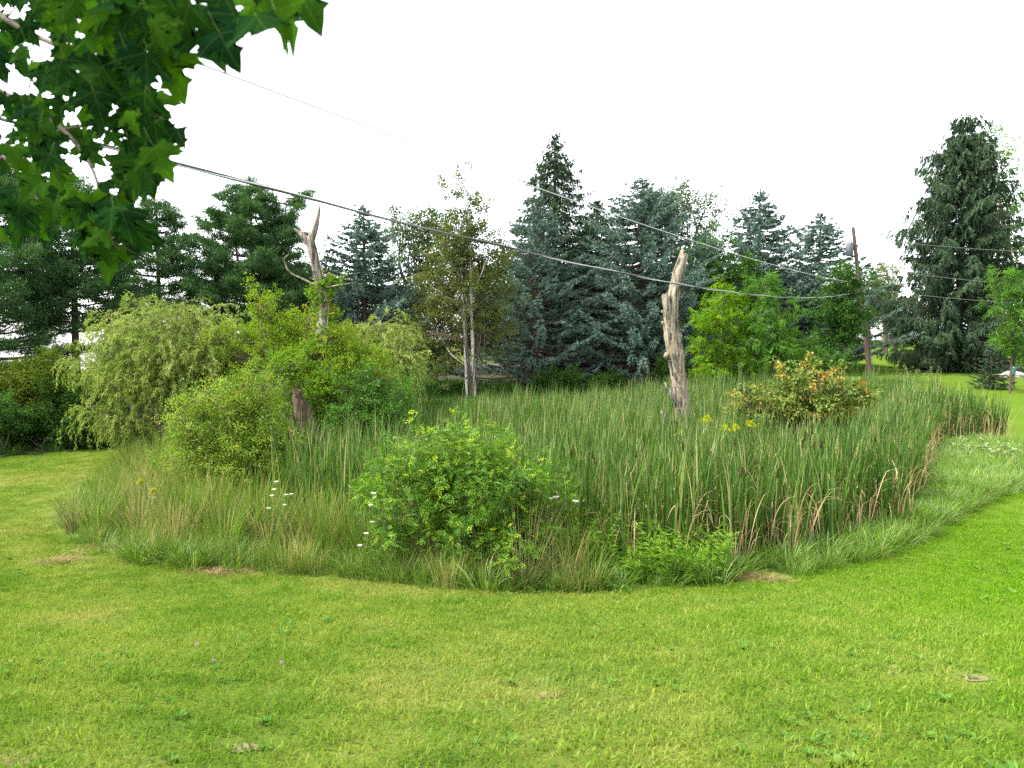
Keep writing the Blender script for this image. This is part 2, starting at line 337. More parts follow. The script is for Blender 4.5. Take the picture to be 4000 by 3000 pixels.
def spruce(h, prof, droop=.25, up=.3, hang=.1, tl=.21, tw=.068, dz=.27, nb=7, bare=.9, dead=1.6, mat=None, step=.2, lt0=.5, lean=0.0):
    wood, crown = MB(), MB()
    P = np.array([[0, 0, -.3], [0, 0, h * .4], [lean * .6, 0, h * .8], [lean, 0, h * .98]]); trunk(wood, P, [h * .014 + .06, h * .011 + .03, h * .006, .012])
    pt_, pr = np.array(prof).T
    Q, D, Lt, TT = [], [], [], []
    z = bare
    while z < h * .985:
        t = z / h; r = np.interp(t, pt_, pr)
        n = max(3, int(nb * min(1, .45 + r)))
        for a in rng.random() * 6.3 + np.arange(n) * 2 * math.pi / n + uni(-.3, .3, n):
            L = r * uni(.55, 1.15, 1)[0] * (1.15 if rng.random() < .14 else 1) * (1 + .14 * math.sin(3 * a + z * 1.3))
            s = np.linspace(0, 1, 6); o = np.array([math.cos(a), math.sin(a), 0])
            zz = z + L * (-droop * s + up * s ** 2.2) + uni(-.1, .1, 1)[0] + (L * .45 * s if t > .93 else 0)
            B = o * (L * s)[:, None]; B[:, 2] = zz; B[:, 0] += lean * t
            tube(wood, B, np.linspace(.012 + .012 * L, .004, 6), 3, .4, 0, 0, False)
            m = max(3, int(L / step)); ss = uni(.12 if z > dead else .45, 1.0, m) ** .8
            tint = rng.random() * .35
            for sg in (-1, 1):
                lat = np.array([-math.sin(a), math.cos(a), 0]) * sg
                c = np.stack([np.interp(ss, s, B[:, j]) for j in range(3)], 1)
                dd = lat * uni(.5, 1, m)[:, None] + o * uni(.4, .9, m)[:, None] + np.array([0, 0, -1]) * (hang + uni(-.1, .15, m))[:, None]
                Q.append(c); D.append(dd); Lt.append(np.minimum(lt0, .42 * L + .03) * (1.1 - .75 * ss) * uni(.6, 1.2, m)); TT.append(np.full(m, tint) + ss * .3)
            Q.append(B[-1:]); D.append((B[-1:] - B[-2:-1])); Lt.append(np.array([min(.25, .4 * L + .03)])); TT.append(np.array([tint + .35]))
        z += dz * uni(.75, 1.2, 1)[0] * (1 if t < .8 else .75)
    zt = np.linspace(h * .93, h, 12); Q.append(np.stack([np.full(12, lean), np.zeros(12), zt], 1)); D.append(np.tile([[0, 0, 1.]], (12, 1))); Lt.append(np.full(12, .12)); TT.append(np.full(12, .3))
    Q, D, Lt, TT = map(np.concatenate, (Q, D, Lt, TT)); D = unit(D)
    K = 9
    u = np.tile(np.linspace(.05, 1, K), len(Q)); q = np.repeat(Q, K, 0); d = np.repeat(D, K, 0); l = np.repeat(Lt, K); tt = np.repeat(TT, K)
    p = q + d * (l * u)[:, None]; p[:, 2] -= hang * (l * u) * u * .8
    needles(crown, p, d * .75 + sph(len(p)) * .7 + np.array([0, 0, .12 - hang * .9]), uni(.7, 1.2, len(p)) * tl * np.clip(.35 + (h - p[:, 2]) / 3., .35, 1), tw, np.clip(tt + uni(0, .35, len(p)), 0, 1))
    if dead > 0:
        n = int(260 * dead); a = rnd(n) * 6.3; zz = uni(.35, dead + .9, n); rr = np.interp(zz / h, pt_, pr)
        s0 = uni(.1, .8, n); p = np.stack([np.cos(a) * rr * s0, np.sin(a) * rr * s0, zz - .2 * s0], 1)
        for _ in range(3):
            d = np.stack([np.cos(a), np.sin(a), uni(-.45, .15, n)], 1) + sph(n) * .5
            needles(wood, p, d, uni(.3, .9, n), .018, np.full(n, .5), 1)
    return wood, crown
def conifer(name, label, px, ytop, d, prof, rz=0., group=None, fm=F_SPRUCE, cat='spruce', **kw):
    b = base(px, d); top = pt(px, ytop, d)[2]; h = top - b[2]
    wood, crown = spruce(h, [(t, r * d / FPX) for t, r in prof], **kw)
    e = thing(name, label, cat, b, group); e.rotation_euler = (0, 0, rz)
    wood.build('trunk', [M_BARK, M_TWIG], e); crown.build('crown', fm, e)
    return e

def pine(name, label, px, ytop, d, prof, bare=.25, dens=1.0, spread=1.0, tops=1, rz=0., puff=26):
    b = base(px, d); h = pt(px, ytop, d)[2] - b[2]; k = d / FPX
    wood, crown = MB(), MB(); pt_, pr = np.array(prof).T; pr = pr * k
    trunk(wood, [[0, 0, -.3], [.05, 0, h * .5], [0, .05, h * .97]], [h * .016 + .05, h * .011, .03])
    C, OD = [], []
    tipsx = [(0, 0, 1.0)] + [(uni(-1, 1, 1)[0] * pr.max() * .5, uni(-.5, .5, 1)[0], uni(.88, .96, 1)[0]) for _ in range(tops - 1)]
    for tx, ty, ht in tipsx[1:]:
        trunk(wood, [[0, 0, h * .45], [tx * .7, ty * .7, h * .62], [tx, ty, h * ht]], [.09, .06, .02], 6)
    z = h * bare
    while z < h * .99:
        t = z / h; r = np.interp(t, pt_, pr); n = int(rng.integers(4, 7))
        for a in rng.random() * 6.3 + np.arange(n) * 6.283 / n + uni(-.35, .35, n):
            tx, ty, ht = tipsx[rng.integers(len(tipsx))] if t > .55 else tipsx[0]
            if t > ht * .99: continue
            L = r * uni(.55, 1.12, 1)[0]; o = np.array([math.cos(a), math.sin(a), 0]); s = np.linspace(0, 1, 5)
            B = o * (L * s)[:, None]; B[:, 2] = z + L * (-.02 * s + .3 * s ** 2) * (1 if t > .3 else .4); f = np.clip((t - .45) / .5, 0, 1)
            B[:, 0] += tx * f; B[:, 1] += ty * f
            tube(wood, B, np.linspace(.02 + .012 * L, .008, 5), 4, .4, 0, 0, False)
            m = max(4, int(L * 11 * dens)); ss = uni(.25, 1.03, m) ** .75
            c = np.stack([np.interp(ss, s, B[:, j]) for j in range(3)], 1)
            lat = np.array([-math.sin(a), math.cos(a), 0]); w_ = uni(-1, 1, m) * (.15 + .3 * L * (1.15 - ss)) * spread
            c += lat * w_[:, None]; c[:, 2] += uni(-.08, .16, m); C.append(c); OD.append(np.repeat(o[None], m, 0) + lat * np.sign(w_)[:, None] * .5)
        z += uni(.3, .55, 1)[0] * (1 if t < .8 else .6)
    C, OD = np.concatenate(C), np.concatenate(OD); N_ = len(C)
    p = np.repeat(C, puff, 0) + rng.normal(size=(N_ * puff, 3)) * [.13, .13, .07]; o = np.repeat(OD, puff, 0)
    tt = np.repeat(rnd(N_) * .55, puff) + rnd(len(p)) * .4
    needles(crown, p, sph(len(p)) * .9 + o * .55 + [0, 0, .5], uni(.15, .3, len(p)), .04, tt)
    e = thing(name, label, 'pine', b); e.rotation_euler = (0, 0, rz)
    wood.build('trunk', M_BARK, e); crown.build('crown', F_PINE, e); return e

def bush(b, blobs, nclump, per, cr, L, W, stems=5, stem_r=.03, up=.1, droop=0., frond=0, accent=.0, acc_top=0., shell=.3, flat=.65, shade=.5, trunk_h=0., tvar=.5, limb=.5, tube_r=.006, sub=4, out=.14, far=1.32, spray=2.2):
    """stems from the base, twigs to leaf clumps spread through the blobs (all coordinates local to b)"""
    wood, crown = MB(), MB(); B = np.array(blobs, float)
    if sub:
        k_ = np.repeat(np.arange(len(B)), sub); u_ = sph(len(k_)) * uni(.35, .8, len(k_))[:, None]; B = np.concatenate([np.concatenate([B[k_, :3] + u_ * B[k_, 3:6], B[k_, 3:6] * uni(.38, .62, len(k_))[:, None]], 1), B * [1, 1, 1, .72, .72, .72]])
    wgt = B[:, 3] * B[:, 4] * B[:, 5]; wgt = (wgt ** .8) / (wgt ** .8).sum()
    k = rng.choice(len(B), nclump, p=wgt); u = sph(nclump); rad = uni(0, 1, nclump) ** shell; rad = np.where(rnd(nclump) < out, uni(1.0, far, nclump), rad)
    c = B[k, :3] + u * B[k, 3:6] * rad[:, None]
    c[:, 2] = np.maximum(c[:, 2], uni(.05, .3, nclump))
    nodes = []
    if trunk_h > 0:
        T = np.array([[0, 0, -.2], [uni(-.05, .05, 1)[0], 0, trunk_h * .5], [uni(-.1, .1, 1)[0], 0, trunk_h]]); trunk(wood, T, [stem_r * 1.25, stem_r, stem_r * .75], 8); nodes.append(spline(T, 8)[4:])
        st = T[-1]
    for j in range(stems):
        q = B[j % len(B)]; tgt = q[:3] + sph(1)[0] * q[3:6] * limb
        s0 = (st if trunk_h > 0 else np.array([uni(-.12, .12, 1)[0], uni(-.12, .12, 1)[0], -.1]))
        mid = s0 + (tgt - s0) * .5 + sph(1)[0] * .12 * np.linalg.norm(tgt - s0) + [0, 0, .1]
        P = spline([s0, mid, tgt], 9); tube(wood, P, np.linspace(stem_r * (.6 if trunk_h > 0 else 1), stem_r * .2, 9), 5, .5, 0, .05); nodes.append(P[2:])
    nodes = np.concatenate(nodes)
    for i in range(nclump):
        dd = np.linalg.norm((nodes - c[i]) * [1, 1, 1.3], axis=1) + np.where(nodes[:, 2] > c[i, 2], .4, 0); n0 = nodes[np.argmin(dd)]
        md = (n0 + c[i]) / 2 + rng.normal(size=3) * .05 * dd.min() + [0, 0, .06 * dd.min()]
        tube(wood, np.stack([n0, md, c[i]]), [tube_r * 1.6, tube_r * 1.2, tube_r * .5], 3, .5, 0, 0, False)
    sd_ = unit(unit(c - B[k, :3]) * .8 + sph(nclump) * .6 + [0, 0, .45 + up - droop * .5]) * (spray * cr * uni(.5, 1.5, nclump))[:, None]
    us_ = rnd(nclump * per) ** .8
    p = np.repeat(c, per, 0) + rng.normal(size=(nclump * per, 3)) * np.array([1, 1, flat]) * (cr * (.85 - .55 * us_))[:, None] + np.repeat(sd_, per, 0) * (us_ - .25)[:, None]
    kk = np.repeat(k, per); out = unit(p - B[kk, :3]); n = len(p)
    d = out * .6 + sph(n) * .8 + np.array([0, 0, up - droop]); nn = np.array([0, 0, 1.0]) + sph(n) * .75 + out * .3
    tint = np.repeat(rnd(nclump) * tvar, per) + rnd(n) * (.9 - tvar)
    if accent > 0:
        pa = accent + acc_top * np.clip((p[:, 2] - c[:, 2].mean()) / c[:, 2].std(), 0, 2)
        ca = np.repeat(rnd(nclump) < accent * 2, per); tint = np.where((rnd(n) < pa) | (ca & (rnd(n) < .5)), uni(.85, 1, n), tint)
    if frond:
        m = frond; d = unit(d); s = unit(np.cross(d, nn)); LL = L * uni(.75, 1.25, n)
        for j in range(m):
            last = j == m - 1; t = 1.0 if last else (j // 2 + 1) / ((m + 1) // 2); sg = 0 if last else (1 if j % 2 else -1)
            q = p + d * (LL * t)[:, None] * .95; q[:, 2] -= droop * .25 * LL * t * t
            leaves(crown, q, d * (1 if last else .55) + s * sg * .9 + sph(n) * .15 - [0, 0, droop * .25], nn, LL * W * 2.1, LL * W, np.clip(tint + uni(-.05, .05, n), 0, 1))
    else:
        leaves(crown, p, d, nn, L * uni(.65, 1.25, n), W * uni(.7, 1.2, n), np.clip(tint, 0, 1))
    return wood, crown
def plant(name, label, cat, b, mats, group=None, parts=('trunk', 'crown'), **kw):
    wood, crown = bush(b, **kw); e = thing(name, label, cat, b, group)
    wood.build(parts[0], mats[0], e); crown.build(parts[1], mats[1], e); return e
def blobs_px(b, d, L):
    """(px, py, rx_px, ry_px, depth offset m) ellipses seen at depth d -> local ellipsoids"""
    o = []
    for px, py, rx, ry, dy in L:
        c = pt(px, py, d + dy) - b; k = (d + dy) / FPX; o.append((c[0], c[1], c[2], rx * k, max(rx, ry) * k * .8, ry * k))
    return o
# ------------------------------------------------------------------ scattered grasses and reeds (stuff)
def scatter(name, label, P, rot, scl, pick, protos, cat=None):
    me = bpy.data.meshes.new(name); me.vertices.add(len(P)); me.vertices.foreach_set('co', np.asarray(P, np.float32).ravel())
    for n_, ty, key, val in (('rot', 'FLOAT_VECTOR', 'vector', rot), ('scl', 'FLOAT_VECTOR', 'vector', scl), ('pick', 'INT', 'value', pick)):
        a = me.attributes.new(n_, ty, 'POINT'); a.data.foreach_set(key, np.asarray(val, np.int32 if ty == 'INT' else np.float32).ravel())
    o = link(name, me); coll = bpy.data.collections.new(name + '_pieces')
    for i, (m_, nm) in enumerate(protos):
        po = bpy.data.objects.new('%s_%02d' % (nm, i), m_); coll.objects.link(po)
    g = bpy.data.node_groups.new(name, 'GeometryNodeTree')
    g.interface.new_socket('Geometry', in_out='INPUT', socket_type='NodeSocketGeometry'); g.interface.new_socket('Geometry', in_out='OUTPUT', socket_type='NodeSocketGeometry')
    N = lambda k: g.nodes.new(k)
    gi, go, ci, ip = N('NodeGroupInput'), N('NodeGroupOutput'), N('GeometryNodeCollectionInfo'), N('GeometryNodeInstanceOnPoints')
    ci.inputs['Collection'].default_value = coll; ci.inputs['Separate Children'].default_value = True; ci.inputs['Reset Children'].default_value = True
    ip.inputs['Pick Instance'].default_value = True
    def attr(nm, ty, sock):
        a = N('GeometryNodeInputNamedAttribute'); a.data_type = ty; a.inputs['Name'].default_value = nm; g.links.new(a.outputs['Attribute'], sock)
    e2r = N('FunctionNodeEulerToRotation'); attr('rot', 'FLOAT_VECTOR', e2r.inputs[0]); g.links.new(e2r.outputs[0], ip.inputs['Rotation'])
    attr('scl', 'FLOAT_VECTOR', ip.inputs['Scale']); attr('pick', 'INT', ip.inputs['Instance Index'])
    g.links.new(gi.outputs[0], ip.inputs['Points']); g.links.new(ci.outputs[0], ip.inputs['Instance']); g.links.new(ip.outputs[0], go.inputs[0])
    md = o.modifiers.new('scatter', 'NODES'); md.node_group = g
    return tag(o, label, cat, kind='stuff')
def jgrid(x0, x1, y0, y1, st):
    X, Y = np.meshgrid(np.arange(x0, x1, st), np.arange(y0, y1, st)); X = X.ravel(); Y = Y.ravel()
    return X + uni(-.55, .55, len(X)) * st, Y + uni(-.55, .55, len(X)) * st
def put(name, label, x, y, protos, s0=.8, s1=1.2, tilt=.06, off=0., pick=None, cat=None, mul=1.):
    n = len(x); P = np.stack([x, y, H(x, y) + off], 1); rot = np.stack([uni(-tilt, tilt, n), uni(-tilt, tilt, n), uni(0, 6.28, n)], 1)
    s = uni(s0, s1, n) * mul; scl = np.stack([s, s, s * uni(.85, 1.15, n)], 1)
    return scatter(name, label, P, rot, scl, rng.integers(0, len(protos), n) if pick is None else pick, protos, cat)

def lawn_patch(seed, n=105, sz=.3, hh=(.022, .062)):
    mb = MB(); p = np.stack([uni(-sz / 2, sz / 2, n), uni(-sz / 2, sz / 2, n), np.full(n, -.004)], 1)
    blades(mb, p, rnd(n) * 6.3, uni(hh[0], hh[1], n), uni(.0032, .0066, n), uni(0, .8, n), uni(.2, 1.6, n), 2, rnd(n))
    m = 10; q = np.stack([uni(-sz / 2, sz / 2, m), uni(-sz / 2, sz / 2, m), uni(.015, .035, m)], 1)       # clover leaflets
    for a in range(3):
        d = np.stack([np.cos(a * 2.1 + q[:, 0] * 90), np.sin(a * 2.1 + q[:, 0] * 90), np.full(m, .2)], 1)
        leaves(mb, q, d, np.array([0, 0, 1.]) + sph(m) * .4, .014, .013, np.full(m, .05))
    return mb.mesh('lawn_patch', M_LAWN)
LP = [(lawn_patch(i), 'lawn_patch') for i in range(7)]
x, y = jgrid(-17, 16, 2.6, 26, .165)
ok = (np.abs(x) < .78 * y + 1.2) & ~inside(MARSH, x, y) & ((y < 14.5) | (rnd(len(x)) < .5)); ok &= ~inside(WOOD, x, y)
patches = [tuple(ground_at(*q)[:2]) + (r,) for q, r in [((2150, 2715), .13), ((965, 2925), .12), ((3815, 2650), .17), ((3960, 2640), .12), ((2010, 2890), .08), ((1690, 2880), .07), ((470, 2140), .4), ((240, 2190), .22), ((880, 2225), .3), ((2990, 2255), .22), ((1800, 2530), .09)]]
for cx, cy_, r in patches: ok &= ~(((x - cx) ** 2 / 1.7 + (y - cy_) ** 2 < r * r) & (rnd(len(x)) < .5))
put('lawn_grass', 'short mown grass and clover covering the sloping lawn', x[ok], y[ok], LP, .8, 1.3, .1)

def rosette(n, L, W):
    mb = MB(); a = np.arange(n) * 2.4; leaves(mb, np.stack([.01 * np.cos(a), .01 * np.sin(a), np.full(n, .01)], 1), np.stack([np.cos(a), np.sin(a), uni(.25, .9, n)], 1), np.tile([[0, 0, 1.]], (n, 1)), L * uni(.6, 1.2, n), W * uni(.7, 1.2, n), rnd(n)); return mb.mesh('rosette', F_UNDERLAWN)
RO = [(rosette(9, .075, .034), 'rosette'), (rosette(7, .055, .03), 'rosette'), (rosette(13, .05, .02), 'rosette'), (rosette(6, .1, .02), 'rosette')]
xw, yw = uni(-9, 9, 9000), 3.2 + 11 * rnd(9000) ** 1.2
cw = np.sin(xw * 1.3 + 1.5 * np.sin(yw * 1.1)) * np.sin(yw * 1.7 + xw * .6) + .5 * np.sin(xw * 3.7 - yw * 2.9)
ok = (np.abs(xw) < .75 * yw + .8) & ~inside(MARSH, xw, yw) & (rnd(9000) < np.clip(.06 + .5 * (cw - .25), .03, .5))
put('lawn_weeds', 'clover, plantain and other small broad-leaved weeds mixed into the lawn', xw[ok], yw[ok], RO, .6, 1.15, .15)
def tuft_mesh(n, sz, h, w, lean, bend, mat, tl=(0, 1), k=5, name='tuft', kink=False, tp=1.0):
    mb = MB(); r = sz * np.sqrt(rnd(n)); a = rnd(n) * 6.3; p = np.stack([r * np.cos(a), r * np.sin(a), np.full(n, -.02)], 1)
    az = a + uni(-.9, .9, n); tint = tl[0] + (tl[1] - tl[0]) * rnd(n) ** tp
    kt = ka = None
    if kink: kt = uni(.35, .8, n); ka = uni(.3, 2.0, n)
    blades(mb, p, az, uni(h[0], h[1], n), uni(w[0], w[1], n), uni(lean[0], lean[1], n), uni(bend[0], bend[1], n), k, tint, 0, kt, ka)
    return mb.mesh(name, mat)
def reed_mesh(seed, tan):
    mb = MB(); n = 17; r = .2 * np.sqrt(rnd(n)); a = rnd(n) * 6.3; p = np.stack([r * np.cos(a), r * np.sin(a), np.full(n, -.03)], 1)
    blades(mb, p, rnd(n) * 6.3, np.where(rnd(n) < .2, uni(.7, 1.3, n), uni(1.35, 2.0, n)), uni(.018, .032, n), uni(0, .13, n), uni(0, .6, n), 7, np.where(rnd(n) < .06, uni(.86, 1, n), rnd(n) * .8), 0, pw=3, tip=rnd(n) < .14)
    if tan:
        n = tan; a = rnd(n) * 6.3; p = np.stack([.24 * np.cos(a), .2 * np.sin(a), np.full(n, -.03)], 1)
        blades(mb, p, rnd(n) * 6.3, uni(.6, 1.6, n), uni(.01, .02, n), uni(0, .22, n), uni(.2, 2.6, n), 10, rnd(n), 1, uni(.55, .95, n), uni(0, 1.3, n), pw=4)
    return mb.mesh('reed_clump', [F_REED, F_TAN])
REED = [(reed_mesh(i, 0), 'reed_clump') for i in range(5)] + [(reed_mesh(i, 5), 'reed_clump') for i in range(4)] + [(reed_mesh(i, 17), 'reed_clump') for i in range(4)]
x, y = jgrid(-14, 27, 9, 38, .27)
ok = inside(MARSH, x, y); x, y = x[ok], y[ok]; de = dist_line(FRONT, x, y); px = 2000 + x / y * FPX
need = np.interp(px, [300, 700, 1300, 1700, 2200, 2500, 3200, 3500, 3600, 3660, 4300], [3.6, 2.9, 2.2, 2.0, 1.9, 1.0, .8, .75, 1.0, 4.6, 5.2]) + .25 * np.sin(px * .03)
back = dist_line(BACK, x, y)
keep = (de > need) & (rnd(len(x)) < np.interp(y, [10, 22, 36], [.95, .8, .6])); keep &= ~((x < -7.5) & (y > 15.5) & (rnd(len(x)) < .75))
keep &= (np.abs(x) < .8 * y + 1)
keep &= ~((px < 1060) & (y < 17.5) & (rnd(len(x)) < np.where((px < 640), .8, .93)))
gn = np.sin(x * 1.9 + 2 * np.sin(y * .7)) * np.sin(y * 1.6 + 1.5 * np.sin(x * .9)) + .5 * np.sin(x * 4.3 - y * 3.1)
keep &= (gn > -.95) | (rnd(len(x)) < .25)
hr = 1 + .09 * gn
front_z = np.clip(1.1 - (de - need) / 4.5, 0, 1) * (px > 1900) + .35 * (px > 3500)
ptan = np.clip(front_z * 1.1 + .08, 0, .97); rr = rnd(len(x))
pick = np.where(rr < ptan * .5, rng.integers(9, 13, len(x)), np.where(rr < ptan, rng.integers(5, 9, len(x)), rng.integers(0, 5, len(x))))
put('cattail_reeds', 'dense bed of tall green cattail leaves with dry tan blades filling the marsh', x[keep], y[keep], REED, .88, 1.1, .06, pick=pick[keep], mul=hr[keep])
sp = (de > .5) & (de <= need) & (px > 300) & (rnd(len(x)) < .05) & (px < 3300)
# rank grass round the margin
TG = [(tuft_mesh(46, .24, (.45, 1.1), (.005, .015), (0, .3), (.05, 1.0), F_TGRASS, (a, b_), 5, 'tall_grass'), 'tall_grass') for a, b_ in ((0, .75), (.0, .8), (.1, .95), (.25, 1), (.4, 1))]
x2, y2 = jgrid(-14, 19, 9, 26, .2); ok = inside(MARSH, x2, y2); x2, y2 = x2[ok], y2[ok]; de2 = dist_line(FRONT, x2, y2); px2 = 2000 + x2 / y2 * FPX
need2 = np.interp(px2, [300, 700, 1300, 1700, 2200, 2500, 3200, 3550, 3660, 4300], [4.0, 3.4, 2.8, 2.4, 2.1, .8, .6, .7, 3.2, 3.8])
ok = (de2 > .12) & (de2 < need2) & (px2 < 2350) & (rnd(len(x2)) < .8)
brown = (np.sin(px2 * .011 + 1.1) + np.sin(px2 * .0231 + de2) + rng.normal(size=len(px2)) * .6) > .75
pk = np.where(brown, rng.integers(2, 5, len(px2)), rng.integers(0, 3, len(px2)))
hs_ = 1.12 * np.clip(.42 + de2 * .38, .4, 1.1) * (1 + .28 * np.sin(x2 * 3.1 + y2 * 1.7) * np.sin(x2 * 1.3 - y2 * 2.3))
put('tall_grass', 'rank unmown grass with straw-coloured stems along the front and left margin', x2[ok], y2[ok], TG, .7, 1.1, .1, pick=pk[ok], mul=hs_[ok])
LG = [(tuft_mesh(60, .2, (.28, .62), (.006, .011), (.1, .6), (.4, 1.7), F_TUFT, (0, .8 + .2 * (i % 2)), 5, 'lush_tuft'), 'lush_tuft') for i in range(5)]
cl_ = np.sin(x2 * 2.7 + 1.0) * np.sin(y2 * 3.3 - x2 * .8) + .6 * np.sin(x2 * 6.1 + y2 * 4.7)
ok = (de2 < np.where(px2 > 2200, need2 + .5, .5 + .25 * cl_)) & (rnd(len(x2)) < np.clip(.5 + .45 * cl_, .12, .95))
put('margin_grass', 'lush green arching grass along the edge of the mown lawn', x2[ok], y2[ok], LG, .5, 1.1, .2)
ok = (px2 > 3350) & (de2 < need2 + 1.8) & (rnd(len(x2)) < .9)
PG = [(tuft_mesh(60, .22, (.3, .7), (.005, .01), (.2, .9), (.4, 1.6), (F_WEED, F_TUFT, F_TGRASS, F_WEED, F_PALE)[i], (0, 1), 5, 'right_tuft'), 'right_tuft') for i in range(5)]
put('soft_grass', 'soft bright green grass laid over beside the right-hand lawn', x2[ok], y2[ok], PG, .6, 1.05, .2)
# low dark ground cover strip behind the marsh and along the left wood edge
x3, y3 = jgrid(-22, 16, 22, 46, .42); ok = inside(WOOD, x3, y3) & (rnd(len(x3)) < .75) & (y3 < 46)
GC = [(tuft_mesh(40, .35, (.15, .5), (.02, .045), (.1, .8), (.3, 1.2), F_UNDER, (0, 1), 3, 'cover'), 'cover') for i in range(4)]
put('ground_cover', 'low dark green ground cover under the trees behind the marsh', x3[ok], y3[ok], GC, .7, 1.2, .1)

# ------------------------------------------------------------------ background trees, left to right
PN = [(0, .5), (.25, .95), (.5, 1), (.75, .75), (.9, .42), (1, .1)]
pf = lambda r: [(t, q * r) for t, q in PN]
pine('white_pine', 'dark white pine at the left picture edge with long level boughs', -40, 620, 30, pf(400), .22, .95, 1.25)
pine('white_pine', 'white pine behind the maple leaves with a bare lower trunk', 290, 700, 33, pf(280), .36, .85, 1.15)
pine('white_pine', 'open-crowned white pine with sky showing between its boughs beside the maple', 620, 775, 38, pf(230), .2, .8, 1.25)
pine('white_pine', 'broad dense white pine with several tops behind the forked dead trunk', 985, 690, 38, [(0, 250), (.3, 310), (.5, 300), (.72, 230), (.88, 130), (1, 30)], .1, 1.6, 1.15, 4)
SPF = lambda r: [(0, r * 1.25), (.15, r * 1.38), (.4, r * 1.22), (.7, r * .8), (.86, r * .42), (.95, r * .16), (1, r * .02)]
conifer('blue_spruce', 'small blue-green spruce behind the forked dead trunk', 1425, 800, 41, SPF(200), droop=.2, up=.35)
conifer('norway_spruce', 'tall drooping spruce whose top rises highest in the tree row', 2165, 510, 48, SPF(185), .4, fm=F_NORWAY, droop=.3, up=.22, hang=.55, tl=.17, lt0=.6)
conifer('blue_spruce', 'silvery blue spruce with layered boughs right of the birch', 2095, 760, 43.5, [(0, 260), (.15, 310), (.4, 270), (.7, 165), (.88, 75), (.96, 25), (1, 3)], 1.2, droop=.24, up=.34, bare=.5, tl=.16, tw=.05)
conifer('norway_spruce', 'narrow dark spruce squeezed between the two tallest spruces', 2330, 775, 51, SPF(190), 2.0, fm=F_NORWAY, droop=.3, up=.2, hang=.55)
conifer('blue_spruce', 'broad silvery blue spruce directly behind the straight dead trunk', 2505, 690, 44, [(0, 300), (.15, 345), (.4, 325), (.65, 260), (.84, 155), (.95, 50), (1, 4)], 2.7, droop=.24, up=.34, bare=.5, tl=.19, tw=.06, dz=.23, step=.17)
conifer('blue_spruce', 'hazy blue spruce above the lime-green saplings', 2960, 742, 53, SPF(200), 3.3, droop=.22, up=.34)
conifer('blue_spruce', 'blue spruce left of the utility pole', 3195, 830, 55, SPF(190), 4.1, droop=.22, up=.34)
conifer('norway_spruce', 'very large dark drooping spruce standing alone on the right lawn', 3745, 445, 56, [(0, 200), (.08, 245), (.25, 250), (.45, 225), (.65, 185), (.82, 135), (.93, 80), (1, 12)], 5.0, fm=F_NORWAY, droop=.3, up=.2, hang=.8, tl=.28, tw=.085, lt0=.95, bare=.6, dead=.0, dz=.3, nb=7, step=.19)
conifer('young_spruce', 'small young spruce beside the slim sapling on the right lawn', 3878, 1360, 42, [(0, 60), (.3, 60), (.7, 30), (1, 4)], 1., fm=F_NORWAY, dead=0, bare=.1, dz=.16, tl=.1)

def tree(name, label, px, d, spots, mats, cat='tree', group=None, **kw):
    b = base(px, d); return plant(name, label, cat, b, mats, group, blobs=blobs_px(b, d, spots), **kw)
BK = None
BT = ['behind the broad dense pine', 'behind the forked dead tree', 'left of the birch', 'right of the birch crown', 'behind the tallest spruce', 'behind the broad blue spruce', 'behind the straight dead trunk', 'behind the lime sapling', 'behind the feathery sapling', 'left of the pole']
for i, (px, yt, d, rx) in enumerate([(1130, 1010, 47, 190), (1330, 1080, 50, 190), (1560, 1120, 56, 200), (1980, 1020, 58, 200), (2240, 1000, 60, 210), (2420, 1060, 61, 200), (2620, 1080, 58, 210), (2900, 1050, 60, 220), (3080, 1110, 62, 200), (3230, 1180, 64, 150)]):
    b = base(px, d)
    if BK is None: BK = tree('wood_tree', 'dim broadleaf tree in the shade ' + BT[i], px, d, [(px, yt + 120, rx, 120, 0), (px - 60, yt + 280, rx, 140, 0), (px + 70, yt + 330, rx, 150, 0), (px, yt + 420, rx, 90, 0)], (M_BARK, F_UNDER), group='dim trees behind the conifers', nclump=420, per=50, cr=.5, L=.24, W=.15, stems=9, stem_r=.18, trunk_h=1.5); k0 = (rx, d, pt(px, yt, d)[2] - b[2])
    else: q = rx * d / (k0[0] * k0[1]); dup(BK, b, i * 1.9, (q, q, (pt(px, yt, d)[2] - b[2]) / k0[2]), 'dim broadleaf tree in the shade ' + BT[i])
tree('broadleaf_tree', 'pale broadleaf tree showing between the small spruce and the birch', 1640, 52, [(1640, 890, 130, 110, 0), (1580, 1000, 110, 110, 0), (1720, 960, 110, 140, 0), (1640, 1150, 140, 150, 0)], (M_BARK, F_OAK), nclump=260, per=52, cr=.45, L=.2, W=.13, stems=8, stem_r=.16, trunk_h=4.5)
tree('broadleaf_tree', 'tall pale broadleaf tree spreading behind the broad blue spruce', 2690, 62, [(2640, 800, 130, 90, 0), (2740, 830, 110, 100, 0), (2560, 850, 110, 90, 0), (2700, 960, 150, 130, 0)], (M_BARK, F_OAK), nclump=230, per=52, cr=.5, L=.22, W=.14, stems=8, stem_r=.2, trunk_h=6)
tree('broadleaf_tree', 'mid-green broadleaf tree right of the straight dead trunk', 2790, 49, [(2790, 980, 100, 100, 0), (2740, 1120, 120, 130, 0), (2850, 1120, 110, 130, 0), (2790, 1290, 150, 140, 0)], (M_BARK, F_MID), nclump=330, per=60, cr=.38, L=.19, W=.12, stems=9, stem_r=.14, trunk_h=2.5)
